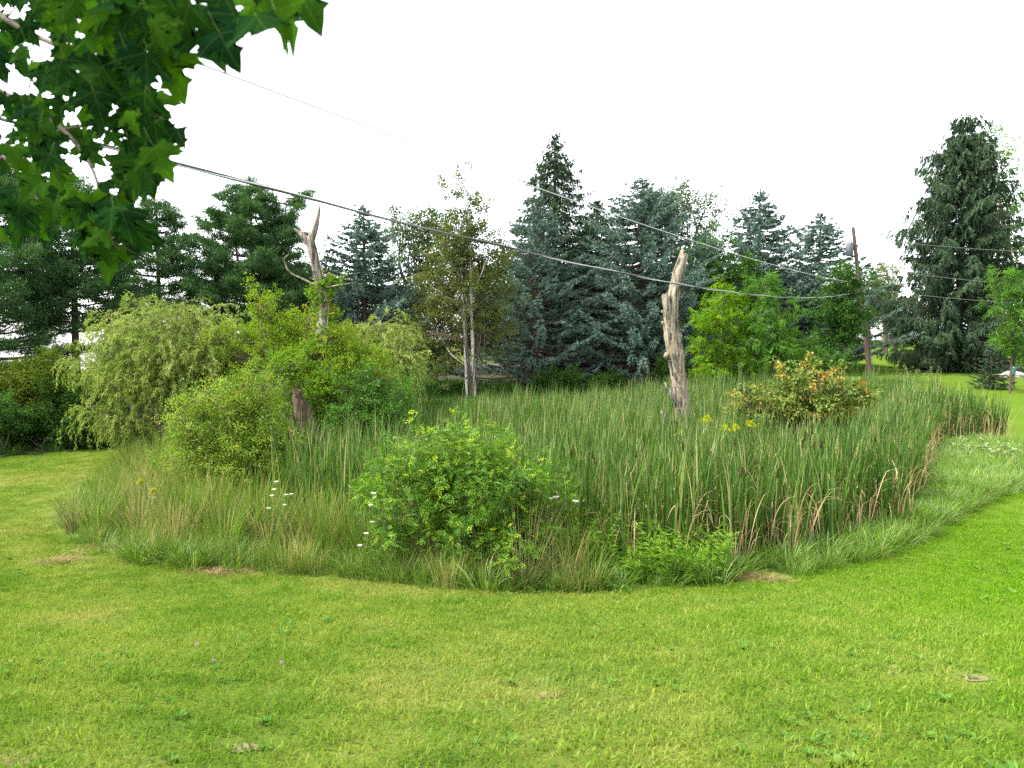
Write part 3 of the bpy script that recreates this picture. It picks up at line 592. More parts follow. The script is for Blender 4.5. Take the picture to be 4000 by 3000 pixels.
tree('broadleaf_tree', 'mid-green tree with a slim trunk just left of the utility pole', 3300, 46, [(3290, 1110, 80, 80, 0), (3240, 1210, 90, 80, 0), (3330, 1230, 60, 90, 0), (3270, 1310, 90, 50, 0)], (M_BARK, F_MID), nclump=200, per=52, cr=.33, L=.17, W=.1, stems=7, stem_r=.1, trunk_h=2.0)
for i, (px, yt, d, tx) in enumerate([(3395, 1040, 92, 'half hidden by the utility pole'), (3460, 1010, 97, 'tallest of the far three'), (3500, 1120, 104, 'against the edge of the great dark spruce')]):
    tree('far_tree', 'far broadleaf tree with a bare lower trunk ' + tx, px, d, [(px, yt + 90, 70, 90, 0), (px - 20, yt + 190, 65, 75, 0), (px + 25, yt + 170, 50, 70, 0)], (M_BARK, F_OAK if i != 1 else F_BIRCH), group='far trees beyond the pole', nclump=120, per=50, cr=.5, L=.28, W=.18, stems=6, stem_r=.3, trunk_h=4.0)
tree('broadleaf_tree', 'bright broadleaf tree peeping out behind the great dark spruce', 3870, 72, [(3870, 590, 110, 110, 0), (3920, 760, 110, 120, 0), (3960, 950, 120, 120, 0), (4050, 1050, 120, 160, 0)], (M_BARK, F_LIME), nclump=230, per=46, cr=.5, L=.24, W=.15, stems=9, stem_r=.25, trunk_h=6)
b = base(2820, 37); tree('lime_sapling', 'lime-green young broadleaf tree beside the straight dead trunk', 2830, 37, [(2850, 1170, 70, 60, 0), (2780, 1240, 90, 60, 0), (2890, 1260, 80, 70, 0), (2760, 1350, 80, 70, 0), (2850, 1390, 100, 80, 0), (2790, 1450, 80, 50, 0)], (M_BARK, F_LIME), nclump=170, per=16, cr=.19, out=.25, far=1.5, L=.32, W=.15, frond=7, stems=7, stem_r=.06, droop=.5, trunk_h=1.0, shell=.45)
tree('green_sapling', 'fresh green young tree with feathery leaves left of the red-leaved bush', 3010, 36.5, [(2990, 1130, 60, 60, 0), (2970, 1230, 90, 70, 0), (3070, 1230, 70, 70, 0), (3010, 1330, 120, 80, 0), (3100, 1370, 80, 60, 0), (2990, 1430, 110, 50, 0)], (M_BARK, F_FRESH), nclump=170, per=16, cr=.2, out=.25, far=1.5, L=.34, W=.15, frond=7, stems=7, stem_r=.06, droop=.5, trunk_h=1.0, shell=.45)
tree('slim_sapling', 'slender young tree with a thin bare stem at the right picture edge', 3955, 40, [(3930, 1080, 60, 60, 0), (3990, 1130, 60, 70, 0), (3900, 1180, 60, 50, 0), (3970, 1240, 80, 60, 0), (4050, 1180, 60, 80, 0), (3960, 1330, 80, 50, 0), (4020, 1370, 60, 50, 0)], (M_BARK, F_FRESH), nclump=150, per=14, cr=.2, L=.36, W=.15, frond=7, stems=8, stem_r=.055, droop=.5, trunk_h=2.6, shell=.45)
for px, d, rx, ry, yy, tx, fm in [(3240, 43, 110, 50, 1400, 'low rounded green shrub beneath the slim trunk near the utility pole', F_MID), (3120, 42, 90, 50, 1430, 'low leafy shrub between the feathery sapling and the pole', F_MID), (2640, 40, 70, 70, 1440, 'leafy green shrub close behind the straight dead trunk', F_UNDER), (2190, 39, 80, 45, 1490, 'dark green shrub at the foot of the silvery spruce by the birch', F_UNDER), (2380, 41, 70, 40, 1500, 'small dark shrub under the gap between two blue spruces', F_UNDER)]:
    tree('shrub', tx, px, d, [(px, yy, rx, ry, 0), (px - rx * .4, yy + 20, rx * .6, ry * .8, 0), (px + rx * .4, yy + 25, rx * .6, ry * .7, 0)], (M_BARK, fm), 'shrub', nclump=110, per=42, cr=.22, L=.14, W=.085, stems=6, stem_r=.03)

# birch: two white stems
def birch():
    px, d = 1845, 38; b = base(px, d); e = thing('birch_tree', 'olive-brown birch with two slender white trunks behind the marsh', 'birch', b); k = d / FPX
    f = lambda q, y_: pt(q, y_, d) - b
    for pts, r in (([(1858, 1600), (1848, 1400), (1842, 1200), (1838, 1050), (1835, 900), (1838, 720)], .1), ([(1828, 1600), (1818, 1400), (1812, 1240), (1800, 1050), (1790, 900)], .075)):
        mb = MB(); P = [f(*q) for q in pts]; P[0][2] -= .5; trunk(mb, P, [r, r * .85, r * .6, r * .3, .02], 9, .03, 0, 16); mb.build('trunk', M_BIRCH, e, True)
    lb = MB()
    for pts in ([(1815, 1230), (1750, 1160), (1670, 1110)], [(1812, 1180), (1770, 1080), (1725, 985)], [(1844, 1150), (1880, 1080), (1900, 1020)], [(1848, 1210), (1900, 1160), (1950, 1110)], [(1836, 1000), (1800, 900), (1770, 830)], [(1838, 950), (1870, 860), (1890, 760)], [(1843, 1260), (1830, 1200), (1800, 1130)], [(1820, 1430), (1760, 1380), (1715, 1310)]):
        P = [f(*q) + [0, uni(-.6, .6, 1)[0] * j, 0] for j, q in enumerate(pts)]; tube(lb, spline(P, 8), np.linspace(.035, .01, 8), 5, .5)
    lb.build('limb', M_BIRCH, e, True)
    wood, crown = bush(b, blobs_px(b, d, [(1830, 830, 95, 140, 0), (1750, 980, 130, 110, .4), (1900, 960, 110, 130, .4), (1720, 1130, 130, 120, .6), (1920, 1130, 110, 120, .6), (1700, 1290, 120, 120, .7), (1900, 1290, 110, 110, 1.0), (1720, 1430, 110, 80, .8), (1810, 1180, 120, 200, .9)]), 640, 56, .28, .12, .085, stems=9, stem_r=.04, droop=.5, tube_r=.009)
    wood.build('twigs', M_TWIG, e); crown.build('crown', F_BIRCH, e)
birch()
# shrubs under the pines on the left
for px, yy, rx, ry, d, fm, tx in [(60, 1500, 140, 110, 26, F_YSH, 'yellow-green shrub at the foot of the leftmost pine'), (185, 1480, 120, 110, 25.5, F_YSH, 'yellowing broad shrub left of the willow'), (330, 1560, 120, 90, 25.5, F_UNDER, 'dark shrub between the yellowing shrub and the willow'), (-10, 1620, 110, 90, 24, F_MID, 'rounded green bush at the left picture edge above the lawn'), (150, 1640, 140, 80, 25, F_UNDER, 'shadowy shrub low under the yellowing shrub'), (330, 1690, 110, 60, 25, F_UNDER, 'low dark shrub where the lawn meets the wood'), (480, 1480, 140, 130, 28, F_UNDER, 'dark bush seen through the willow branches'), (700, 1440, 170, 130, 30, F_UNDER, 'dark bush behind the willow crown'), (1500, 1480, 200, 90, 34, F_UNDER, 'dark bush behind the yellow willow clump')]:
    b = base(px, d); tree('shrub', tx, px, d, [(px, yy, rx, ry, 0), (px - rx * .5, yy + ry * .4, rx * .7, ry * .7, 0), (px + rx * .5, yy + ry * .35, rx * .7, ry * .7, .3)], (M_BARK, fm), 'shrub', nclump=190, per=46, cr=.2, L=.1, W=.06, stems=7, stem_r=.035)
# bare dead branch at the far right
mb = MB(); b = base(3965, 60); tube(mb, spline([[0, 0, -.2], [.1, 0, 6], pt(3900, 740, 60) - b, pt(3940, 640, 60) - b, pt(3985, 590, 60) - b], 18), np.linspace(.16, .02, 18), 6)
tube(mb, spline([pt(3920, 690, 60) - b, pt(3960, 690, 60) - b, pt(4000, 660, 60) - b], 8), np.linspace(.04, .01, 8), 4)
tag(mb.build('dead_tree', M_TWIG, None, True, b), 'bare dead tree reaching above the right flank of the great dark spruce', 'dead tree')

# ------------------------------------------------------------------ willows and marsh shrubs
def willow(name, label, px, d, tops, n_str, slen, fm=F_WILLOW, n_leaf=46, LL=.1):
    b = base(px, d); wood, crown = MB(), MB(); S0, SD, SL = [], [], []
    for (qx, qy, dy, rx) in tops:
        top = pt(qx, qy, d + dy) - b; s0 = np.array([uni(-.25, .25, 1)[0], uni(-.2, .2, 1)[0], -.1])
        P = spline([s0, s0 * .5 + top * .5 + [0, 0, .15 * np.linalg.norm(top)] - sph(1)[0] * .15, top], 14); tube(wood, P, np.linspace(.06, .012, 14), 6, .5)
        m = int(n_str * rx / 100); t = uni(.45, 1, m); c = np.stack([np.interp(t, np.linspace(0, 1, 14), P[:, j]) for j in range(3)], 1); a = rnd(m) * 6.3
        R_ = rx * d / FPX
        S0.append(c); SD.append(np.stack([np.cos(a), np.sin(a), uni(.1, .9, m)], 1) * (R_ * uni(.4, 1.5, m))[:, None] * [1, .9, .75]); SL.append(slen * uni(.25, 1.15, m) * (.5 + t * .5))
    S0, SD, SL = map(np.concatenate, (S0, SD, SL)); n = len(S0); u = np.linspace(0, 1, 9)
    C = S0[:, None] + SD[:, None] * (1 - (1 - u) ** 1.8)[None, :, None]; C[..., 2] -= SL[:, None] * (u ** 2)[None]
    C[..., 2] = np.maximum(C[..., 2], .15)
    for i in range(0, n): tube(wood, C[i], np.linspace(.005, .002, 9), 3, .5, 1, 0, False)
    uu = uni(.18, 1, n, n_leaf) * 7.999; ii = uu.astype(int); fr = (uu - ii)[..., None]; I = np.arange(n)[:, None]
    p = C[I, ii] * (1 - fr) + C[I, ii + 1] * fr; tg = C[I, ii + 1] - C[I, ii]
    p = p.reshape(-1, 3) + rng.normal(size=(n * n_leaf, 3)) * .025; dn = unit(tg.reshape(-1, 3)) * .8 + sph(len(p)) * .65 + [0, 0, -.25]
    tint = np.repeat(rnd(n) * .45, n_leaf) + rnd(len(p)) * .5; tint = np.where(rnd(len(p)) < .02, .98, tint)
    leaves(crown, p, dn, sph(len(p)) + [0, 0, .7], uni(.7, 1.25, len(p)) * LL, LL * .24, np.clip(tint, 0, 1))
    e = thing(name, label, 'willow', b); wood.build('branches', [M_BARK, M_WITHY], e); crown.build('crown', fm, e); return e
willow('willow_shrub', 'silvery weeping willow bush on the left of the marsh', 690, 21, [(480, 1250, 0, 150), (560, 1200, .3, 150), (700, 1190, 0, 150), (780, 1210, .5, 130), (860, 1260, 0, 130), (400, 1340, 0, 110), (640, 1350, -.6, 150), (820, 1370, -.5, 130), (500, 1420, -.4, 130), (330, 1590, -.2, 80), (400, 1620, -.5, 80), (930, 1330, .4, 120), (310, 1400, .2, 90), (420, 1230, .3, 110)], 72, 1.1)
willow('willow_clump', 'yellow-tinged weeping willow clump right of the forked dead trunk', 1470, 22, [(1400, 1270, 0, 90), (1490, 1250, 0, 120), (1580, 1300, 0, 100), (1610, 1380, 0, 70), (1440, 1350, -.6, 110), (1540, 1390, -.8, 110), (1600, 1450, -.8, 70)], 80, 1.0)
def shrub(name, label, px, d, spots, fm, **kw): return tree(name, label, px, d, spots, (M_BARK, fm), 'shrub', **kw)
shrub('tall_shrub', 'tall yellow-green shrub crowding the left side of the forked dead trunk', 1120, 20.5, [(1040, 1190, 60, 80, 0), (1060, 1330, 120, 120, 0), (1170, 1290, 90, 90, 0), (960, 1390, 110, 110, .3), (1160, 1430, 130, 120, -.3), (1010, 1500, 130, 110, -.2), (1240, 1480, 110, 130, -.4), (900, 1330, 90, 80, .2), (1330, 1360, 80, 80, .5), (1250, 1270, 60, 60, .2)], F_TALL, nclump=640, per=40, cr=.15, out=.2, far=1.5, L=.075, W=.034, stems=12, stem_r=.03, up=.35, accent=.03)
shrub('small_leaved_shrub', 'rounded small-leaved shrub in front of the willow bush', 880, 15.6, [(860, 1590, 170, 130, 0), (760, 1690, 130, 110, -.2), (980, 1640, 150, 140, 0), (1000, 1520, 110, 90, .2), (880, 1760, 230, 110, -.2), (1070, 1730, 110, 120, -.1), (800, 1830, 170, 60, -.2), (1000, 1850, 140, 60, -.1)], F_SMALL, nclump=740, per=42, cr=.14, out=.2, far=1.5, L=.052, W=.032, stems=14, stem_r=.022, up=.25, accent=.05)
shrub('dark_shrub', 'darker glossy green shrub right of the broken leaning log', 1430, 18.4, [(1400, 1530, 100, 90, 0), (1500, 1590, 110, 90, 0), (1380, 1640, 130, 110, -.2), (1500, 1660, 120, 90, -.2), (1590, 1520, 60, 80, 0)], F_DARKSH, nclump=470, per=42, cr=.14, out=.2, far=1.5, L=.058, W=.034, stems=12, stem_r=.022, up=.25, accent=.02)
shrub('yellow_shrub', 'sunny yellow-green shrub wrapped round the right side of the forked dead trunk', 1380, 19.2, [(1340, 1370, 80, 80, 0), (1420, 1450, 100, 80, -.2), (1310, 1490, 80, 90, -.3), (1500, 1490, 90, 70, -.2)], F_TALL, nclump=260, per=36, cr=.14, L=.07, W=.036, out=.2, far=1.5, stems=9, stem_r=.02, up=.25, accent=.04)
shrub('bramble_shrub', 'leafy tangle with yellow and orange leaves between log and forked trunk', 1220, 18.9, [(1160, 1420, 110, 60, 0), (1250, 1510, 120, 90, 0), (1130, 1560, 90, 90, -.1), (1260, 1640, 130, 110, .1), (1340, 1400, 70, 70, .3)], F_VINE, nclump=340, per=34, cr=.15, L=.07, W=.04, stems=9, stem_r=.02, up=.1, tvar=.4)
shrub('front_bush', 'large dark green arching bush at the front edge of the marsh', 1840, 11.2, [(1820, 1790, 240, 90, 0), (1730, 1700, 110, 50, .1), (1880, 1720, 90, 40, .1), (1960, 1850, 190, 100, 0), (1430, 1930, 90, 50, .3), (2200, 1990, 70, 60, .1), (1640, 1870, 170, 100, .1), (1520, 1870, 90, 60, .2), (1850, 1960, 270, 130, -.2), (1600, 1990, 190, 110, 0), (2090, 1930, 110, 100, .1), (1950, 2080, 200, 110, -.2), (1720, 2120, 200, 80, -.1), (2120, 2040, 100, 80, 0)], F_FRONT, nclump=520, per=16, cr=.12, L=.12, W=.17, frond=7, out=.22, far=1.5, spray=3.2, stems=30, stem_r=.014, up=.2, droop=.2, accent=.015, acc_top=.05, tube_r=.004, limb=.8)
shrub('red_leaved_shrub', 'low bush with yellow and red autumn leaves among the cattails', 3130, 20, [(3150, 1480, 130, 50, 0), (2960, 1560, 110, 60, 0), (3100, 1560, 170, 80, 0), (3300, 1520, 110, 50, 0), (3240, 1460, 60, 40, .1), (3020, 1640, 170, 60, -.1), (3230, 1620, 150, 70, .1), (3390, 1550, 60, 30, 0), (2890, 1620, 60, 50, 0)], F_RED, nclump=330, per=24, cr=.15, L=.13, W=.075, stems=14, stem_r=.025, up=.1, droop=.35, tvar=.55)
#NEXT2
# ------------------------------------------------------------------ dead trunks
def log(mb, P, W, k=18, m=40, jag=.0, amp=.07, mat=0, seed=0):
    """fluted, knotty dead trunk: P path points, W radii, jagged broken end"""
    P = spline(P, m); r = np.interp(np.linspace(0, 1, m), np.linspace(0, 1, len(W)), W)
    T = unit(np.gradient(P, axis=0)); a = np.array([0, 1.0, 0]); U = unit(np.cross(a, T)); V = np.cross(T, U); th = np.arange(k) * 2 * math.pi / k
    s = np.linspace(0, 9, m)[:, None]; g = np.random.default_rng(seed + 5)
    ph = g.random(6) * 6.3
    rr = r[:, None] * (1 + amp * np.sin(3 * th + ph[0] + .4 * s) + amp * .8 * np.sin(5 * th + ph[1] - .5 * s) + amp * .6 * np.sin(8 * th + ph[2] + .3 * np.sin(s * 2)) + g.normal(size=(m, k)) * amp * .5 + (g.normal(size=(1, k)) * .8 + g.normal(size=(m, k)) * .2) * amp * .9 + amp * .7 * np.sin(s * 3.1 + ph[3]) * np.sin(th + ph[4]))
    v = P[:, None] + rr[..., None] * (np.cos(th)[None, :, None] * U[:, None] + np.sin(th)[None, :, None] * V[:, None])
    if jag: v[-1] += T[-1] * (jag * (.5 * np.sin(th + ph[5]) + g.normal(size=k) * .35 + .3 * np.sin(4 * th)))[:, None]
    i = np.arange(m - 1)[:, None] * k; j = np.arange(k)[None]; j2 = (j + 1) % k
    f = np.stack([i + j, i + j2, i + k + j2, i + k + j], -1).reshape(-1, 4); v = v.reshape(-1, 3); mb.add(v, f, .5, mat)
    c = np.concatenate([v[-k:], P[-1:] - T[-1:] * .06]); q = np.arange(k); mb.add(c, np.stack([q, (q + 1) % k, np.full(k, k)], -1), .5, mat)
def lump(mb, c, r, n=7, sc=(1, 1, 1), amp=.2):
    th = np.linspace(0, math.pi, n); ph = np.arange(n + 2) * 2 * math.pi / (n + 2); g = len(ph)
    d = np.stack([np.sin(th)[:, None] * np.cos(ph), np.sin(th)[:, None] * np.sin(ph), np.repeat(np.cos(th)[:, None], g, 1)], -1)
    v = c + d * np.array(sc) * r * (1 + rng.normal(size=(n, g, 1)) * amp * (np.sin(th)[:, None, None] > .01))
    i = np.arange(n - 1)[:, None] * g; j = np.arange(g)[None]; j2 = (j + 1) % g
    mb.add(v.reshape(-1, 3), np.stack([i + j, i + j2, i + g + j2, i + g + j], -1).reshape(-1, 4))
def plates(e, z, C, s, n):
    for _ in range(n):
        t0 = uni(0, len(C) - 1.6, 1)[0]; hgt = uni(.35, 1.1, 1)[0]; th0 = uni(-1.5, 1.5, 1)[0]; wd = uni(.12, .32, 1)[0]; mb = MB(); m, k = 9, 5; V = []
        for i in range(m):
            t = t0 + hgt * i / (m - 1); j = min(int(t), len(C) - 2); u = t - j; c = z((C[j][0] * (1 - u) + C[j + 1][0] * u, C[j][1] * (1 - u) + C[j + 1][1] * u)); r = (C[j][2] * (1 - u) + C[j + 1][2] * u) * s
            w_ = wd * (math.sin(math.pi * (i + .4) / m) ** .5) * uni(.75, 1.2, 1)[0]
            for q in range(k):
                a = th0 + w_ * (q / (k - 1) * 2 - 1); rr = r * 1.07 + (.012 if 0 < q < k - 1 else -.03) + (.02 if i == m - 1 else 0); V.append(c + np.array([math.sin(a) * rr, -math.cos(a) * rr, 0]))
        i = (np.arange(m - 1)[:, None] * k + np.arange(k - 1)[None]).reshape(-1, 1); mb.add(np.array(V), i + np.array([[0, 1, k + 1, k]])); mb.build('bark_plate', M_PLATE, e)
def right_snag():
    d = 21; b = base(2680, d); k = d / FPX; z = lambda q: pt(2300 + q[0] * .5424, 900 + q[1] * .5424, d) - b; s = .5424 * k / 2
    e = thing('dead_tree', 'straight weathered dead tree trunk with broken top standing in the cattails', 'dead tree', b)
    C = [(720, 1850, 170), (700, 1640, 140), (688, 1500, 122), (680, 1400, 108), (675, 1300, 105), (668, 1200, 112), (655, 1100, 104), (645, 1000, 104), (632, 900, 116), (612, 800, 112), (600, 700, 106), (596, 600, 100), (606, 500, 84), (630, 390, 80), (655, 280, 76), (684, 175, 62)]
    mb = MB(); P = [z(q) for q in C]; P[0][2] = -.2; log(mb, P, [q[2] * s for q in C], 30, 110, .16, .055, 0, 1); mb.build('trunk', M_SNAG, e, True); plates(e, z, C[3:15], s, 12)
    def stub(nm, pts, m_=M_SNAG, sd=2, jag=.05):
        mb = MB(); log(mb, [z(q) + [0, -.04 * len(pts) if i else 0, 0] for i, q in enumerate(pts)], [q[2] * s for q in pts], 10, 12, jag, .08, 0, sd); mb.build(nm, m_, e, True)
    stub('broken_fork', [(590, 690, 60), (562, 580, 56), (545, 500, 50), (540, 460, 44)], M_SNAG, 3, .06)
    stub('branch_stub', [(650, 1290, 40), (600, 1200, 36), (560, 1130, 26), (540, 1095, 14)], M_SNAG2, 4)
    stub('branch_stub', [(650, 1600, 50), (590, 1480, 46), (545, 1370, 36), (515, 1305, 28)], M_SNAG2, 5)
    stub('branch_stub', [(660, 1420, 30), (625, 1385, 22), (590, 1355, 10)], M_ROT, 6)
    stub('branch_stub', [(655, 440, 16), (668, 390, 12), (672, 362, 8)], M_ROT, 7)
    for q, r in (((655, 765), 26), ((560, 905), 30), ((688, 890), 22), ((528, 585), 12), ((530, 665), 13)):
        mb = MB(); lump(mb, z(q) + [0, -.02, 0], r * s * 1.5, 7, (.9, .9, 1.3)); mb.build('burl', M_SNAG, e, True)
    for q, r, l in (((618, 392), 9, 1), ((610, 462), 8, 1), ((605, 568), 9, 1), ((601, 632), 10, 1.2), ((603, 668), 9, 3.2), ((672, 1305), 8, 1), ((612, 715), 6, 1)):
        mb = MB(); c = z(q); c[1] -= 48 * s * 1.0; lump(mb, c, r * s * 1.6, 6, (.8, .6, l), .05); mb.build('woodpecker_hole_shade', M_HOLE_SHADE, e)  # solid lumps, no recess: their black colour stands for shade inside each hole
    mb = MB()
    for _ in range(90):
        q = C[rng.integers(2, 14)]; u = uni(-1.4, 1.4, 1)[0]; c = z((q[0], q[1] + uni(-50, 50, 1)[0])); rr = q[2] * s
        c += np.array([math.sin(u) * rr, -math.cos(u) * rr, 0]) * 1.0; lump(mb, c, uni(.008, .02, 1)[0], 4, (1, 1, 2.2), .2)
    mb.build('bark_knobs', M_SNAG, e)['kind'] = 'stuff'
    return e
right_snag()
def left_snag():
    d = 19.4; b = base(1290, d); k = d / FPX; z = lambda q: pt(1000 + q[0] * .6028, 700 + q[1] * .6028, d) - b; s = .6028 * k / 2
    e = thing('forked_dead_tree', 'forked grey dead tree trunk rising out of the leafy shrubs', 'dead tree', b)
    C = [(520, 2000, 120), (505, 1750, 95), (490, 1500, 78), (470, 1400, 66), (452, 1260, 58), (432, 1150, 66), (426, 1060, 82), (430, 980, 86), (440, 850, 66), (428, 740, 60), (405, 640, 62), (385, 540, 64), (365, 460, 68), (352, 400, 62), (372, 350, 48), (392, 290, 38), (404, 230, 26), (412, 185, 14)]
    mb = MB(); P = [z(q) for q in C]; P[0][2] = -.2; log(mb, P, [q[2] * s * .88 for q in C], 26, 110, .16, .065, 0, 11); mb.build('trunk', M_SNAG2, e, True); plates(e, z, C[4:16], s * .88, 9)
    mb = MB(); Q = [(362, 470, 44), (335, 405, 44), (300, 365, 36), (270, 338, 22), (248, 322, 10)]; log(mb, [z(q) for q in Q], [q[2] * s for q in Q], 10, 16, .05, .08, 0, 12); mb.build('fork', M_SNAG2, e, True)
    mb = MB(); tube(mb, spline([z(q) for q in [(390, 690), (345, 668), (290, 640), (240, 618), (205, 585), (188, 545), (184, 515), (200, 498), (216, 484)]], 30), np.linspace(.03, .012, 30), 6); mb.build('bare_branch', M_SNAG, e, True)
    mb = MB(); tube(mb, spline([z((440, 712)), z((520, 695)) + [0, -.2, 0], z((600, 685)) + [0, -.3, 0], z((668, 672)) + [0, -.3, 0]], 16), np.linspace(.022, .006, 16), 5); mb.build('bare_branch', M_SNAG2, e, True)
    mb = MB(); tube(mb, spline([z(q) + [0, -.3, 0] for q in [(500, 1300), (470, 1100), (485, 900), (490, 830), (470, 770), (455, 730)]], 24), np.linspace(.02, .009, 24), 5); mb.build('vine_stem', M_SNAG, e, True)
    wood, crown = bush(b, [tuple(z(q)) + (r * k, r * k * .8, r2 * k) for q, r, r2 in (((420, 690), 45, 25), ((440, 760), 45, 45), ((480, 660), 35, 25), ((380, 740), 35, 30), ((470, 880), 40, 40), ((450, 1000), 60, 40), ((400, 1110), 60, 40), ((480, 1200), 60, 50), ((430, 1330), 70, 50))], 210, 20, .12, .1, .055, stems=4, stem_r=.012, droop=.3, accent=.03)
    v = crown.build('vine_leaves', F_VINE, e); wood.build('vine_twigs', M_TWIG, e)
    v['label'] = 'creeper with green and orange leaves climbing the trunk'
    C = [(400, 1760, 95), (372, 1680, 92), (338, 1600, 92), (305, 1520, 84), (282, 1450, 70), (268, 1395, 50), (262, 1370, 40)]
    b2 = base(1240, 17.3); z2 = lambda q: pt(1000 + q[0] * .6028, 700 + q[1] * .6028, 17.3) - b2
    P = [z2(q) for q in C]; P = [P[0] + [.25, 0, -.5]] + P; P[0][2] = -.1
    mb = MB(); log(mb, P, [.22] + [q[2] * s for q in C], 14, 36, .12, .11, 0, 21)
    tag(mb.build('broken_log', M_ROT, None, True, b2), 'leaning rotten brown log below the forked dead trunk', 'log')
left_snag()

# ------------------------------------------------------------------ utility pole, cables
def pole():
    d = 48; b = base(3400, d); top = pt(3332, 890, d); e = thing('utility_pole', 'leaning brown wooden utility pole with a transformer on the right lawn', 'utility pole', b)
    f = lambda px, py, dy=0: pt(px, py, d + dy) - b
    mb = MB(); P = np.array([[0, 0, -.5], f(3400, 1480), f(3366, 1190), top - b]); tube(mb, spline(P, 14), np.linspace(.19, .11, 14), 12, .5, 0, .02); mb.build('pole', M_POLE, e, True)
    mb = MB(); c = f(3331, 975) + [-.22, -.05, 0]; tube(mb, [c - [0, 0, .42], c - [0, 0, .4], c + [0, 0, .36], c + [0, 0, .42]], [.2, .22, .22, .19], 16); t = mb.build('transformer', M_METAL, e, True)
    for s_ in (-.09, .09):
        mb = MB(); q = c + [s_, 0, .42]; tube(mb, [q, q + [0, 0, .06], q + [0, 0, .08], q + [0, 0, .14], q + [0, 0, .2]], [.03, .05, .03, .045, .02], 8); mb.build('bushing', M_POLE, t, True)
    mb = MB(); q = top - b; tube(mb, [q, q + [0, 0, .05], q + [0, 0, .1], q + [0, 0, .18], q + [0, 0, .26]], [.03, .07, .04, .06, .02], 8); mb.build('insulator', M_METAL, e, True)
    for py in (1107, 1139):
        mb = MB(); q = f(3362 - (1180 - py) * .12, py); tube(mb, [q + [-.18, -.1, 0], q + [.0, -.17, 0], q + [.18, -.1, 0]], .035, 6); mb.build('bracket', M_METAL, e)
    mb = MB(); P = [f(3352, 1060) + [.14, -.1, 0], f(3378, 1290) + [.17, -.12, 0], f(3398, 1470) + [.2, -.14, 0]]; tube(mb, P, .02, 5); mb.build('ground_wire', M_METAL, e)
pole()
def cable(name, label, A, B, sag, strands, group=None):
    o = thing(name, label, 'cable', A, group); t = np.linspace(0, 1, 90)[:, None]; P = (B - A) * t; P[:, 2] -= 4 * sag * (t * (1 - t))[:, 0]
    T = unit(np.gradient(P, axis=0)); U = unit(np.cross(T, [0, 0, 1.])); V = np.cross(U, T)
    for r, off, tw, m_ in strands:
        a = np.linspace(0, tw, 90)[:, None]; mb = MB(); tube(mb, P + off * (np.cos(a) * U + np.sin(a) * V), r, 6, .5, 0, 0, False); mb.build('strand', m_, o, True)
PA, PB = pt(3354, 1139, 47.85), pt(3349, 1107, 47.85)
cable('service_cable', 'thick twisted cable bundle sweeping from upper left down to the pole', PA, pt(-300, 380, 6), .9, [(.012, .016, 0, M_WIRE), (.012, .018, 55, M_WIRE), (.009, .016, 70, M_ALU)])
cable('overhead_wire', 'thin single wire running above the cable bundle to the pole', PB, pt(-300, -160, 8), .5, [(.012, 0, 0, M_ALU)])
for (p0, p1, sg, tx) in (((3340, 925), (4400, 985), .35, 'topmost of the three wires running right from the pole'), ((3352, 1040), (4400, 1130), .3, 'middle one of the three wires running right from the pole'), ((3360, 1125), (4400, 1195), .3, 'lowest of the three wires running right from the pole')):
    cable('line_wire', tx, pt(*p0, 47.9), pt(*p1, 50), sg, [(.014, 0, 0, M_LINE)], 'wires right of the pole')

# ------------------------------------------------------------------ cattails with brown heads, one by one
def cattail_parts():
    out = []
    for i in range(5):
        h = uni(1.35, 1.75, 1)[0]; n = 7; lf = MB(); a = rnd(n) * 6.3
        blades(lf, np.stack([.04 * np.cos(a), .04 * np.sin(a), np.full(n, -.03)], 1), a, uni(1.0, 1.8, n), uni(.013, .022, n), uni(.02, .2, n), uni(0, .7, n), 7, np.where(rnd(n) < .2, uni(.85, 1, n), rnd(n) * .8), 0, pw=3)
        st = MB(); lx = uni(-.12, .12, 1)[0]; tube(st, spline([[0, 0, -.03], [lx * .4, 0, h * .6], [lx, 0, h + .2]], 8), np.linspace(.007, .003, 8), 5)
        hd = MB(); c = np.array([lx * .86, 0, h - .1]); u = np.array([lx * .25, 0, 1]); H_ = uni(.13, .2, 1)[0]; rr = uni(.015, .021, 1)[0]
        tube(hd, [c, c + u * .015, c + u * H_ * .5, c + u * (H_ - .015), c + u * H_], [.006, rr * .9, rr, rr * .92, .006], 8, rnd(1)[0])
        out.append((lf.mesh('leaves', F_REED), st.mesh('stalk', F_TAN if i == 3 else F_STEM), hd.mesh('seed_head', F_HEAD, True)))
    return out
CP = cattail_parts()
def cattail(x, y, label, group, i, s=1.):
    e = thing('cattail', label, 'cattail', (x, y, float(H(x, y)) + .02), group); e.rotation_euler = (uni(-.08, .08, 1)[0], uni(-.08, .08, 1)[0], rnd(1)[0] * 6.3); e.scale = (s, s, s)
    for nm, me in zip(('leaves', 'stalk', 'seed_head'), CP[i % 5]): link(nm, me, e)
    return e
def nth(i):
    a = 'first second third fourth fifth sixth seventh eighth ninth tenth eleventh twelfth thirteenth fourteenth fifteenth sixteenth seventeenth eighteenth nineteenth'.split()
    return a[i] if i < 19 else ('twentieth' if i == 19 else 'twenty-' + a[i - 20] if i < 29 else 'thirtieth' if i == 29 else 'thirty-' + a[i - 30])
def order_labels(es, fmt):
    for i, e in enumerate(sorted(es, key=lambda o: o.location[0] / o.location[1])): e['label'] = fmt % nth(i)
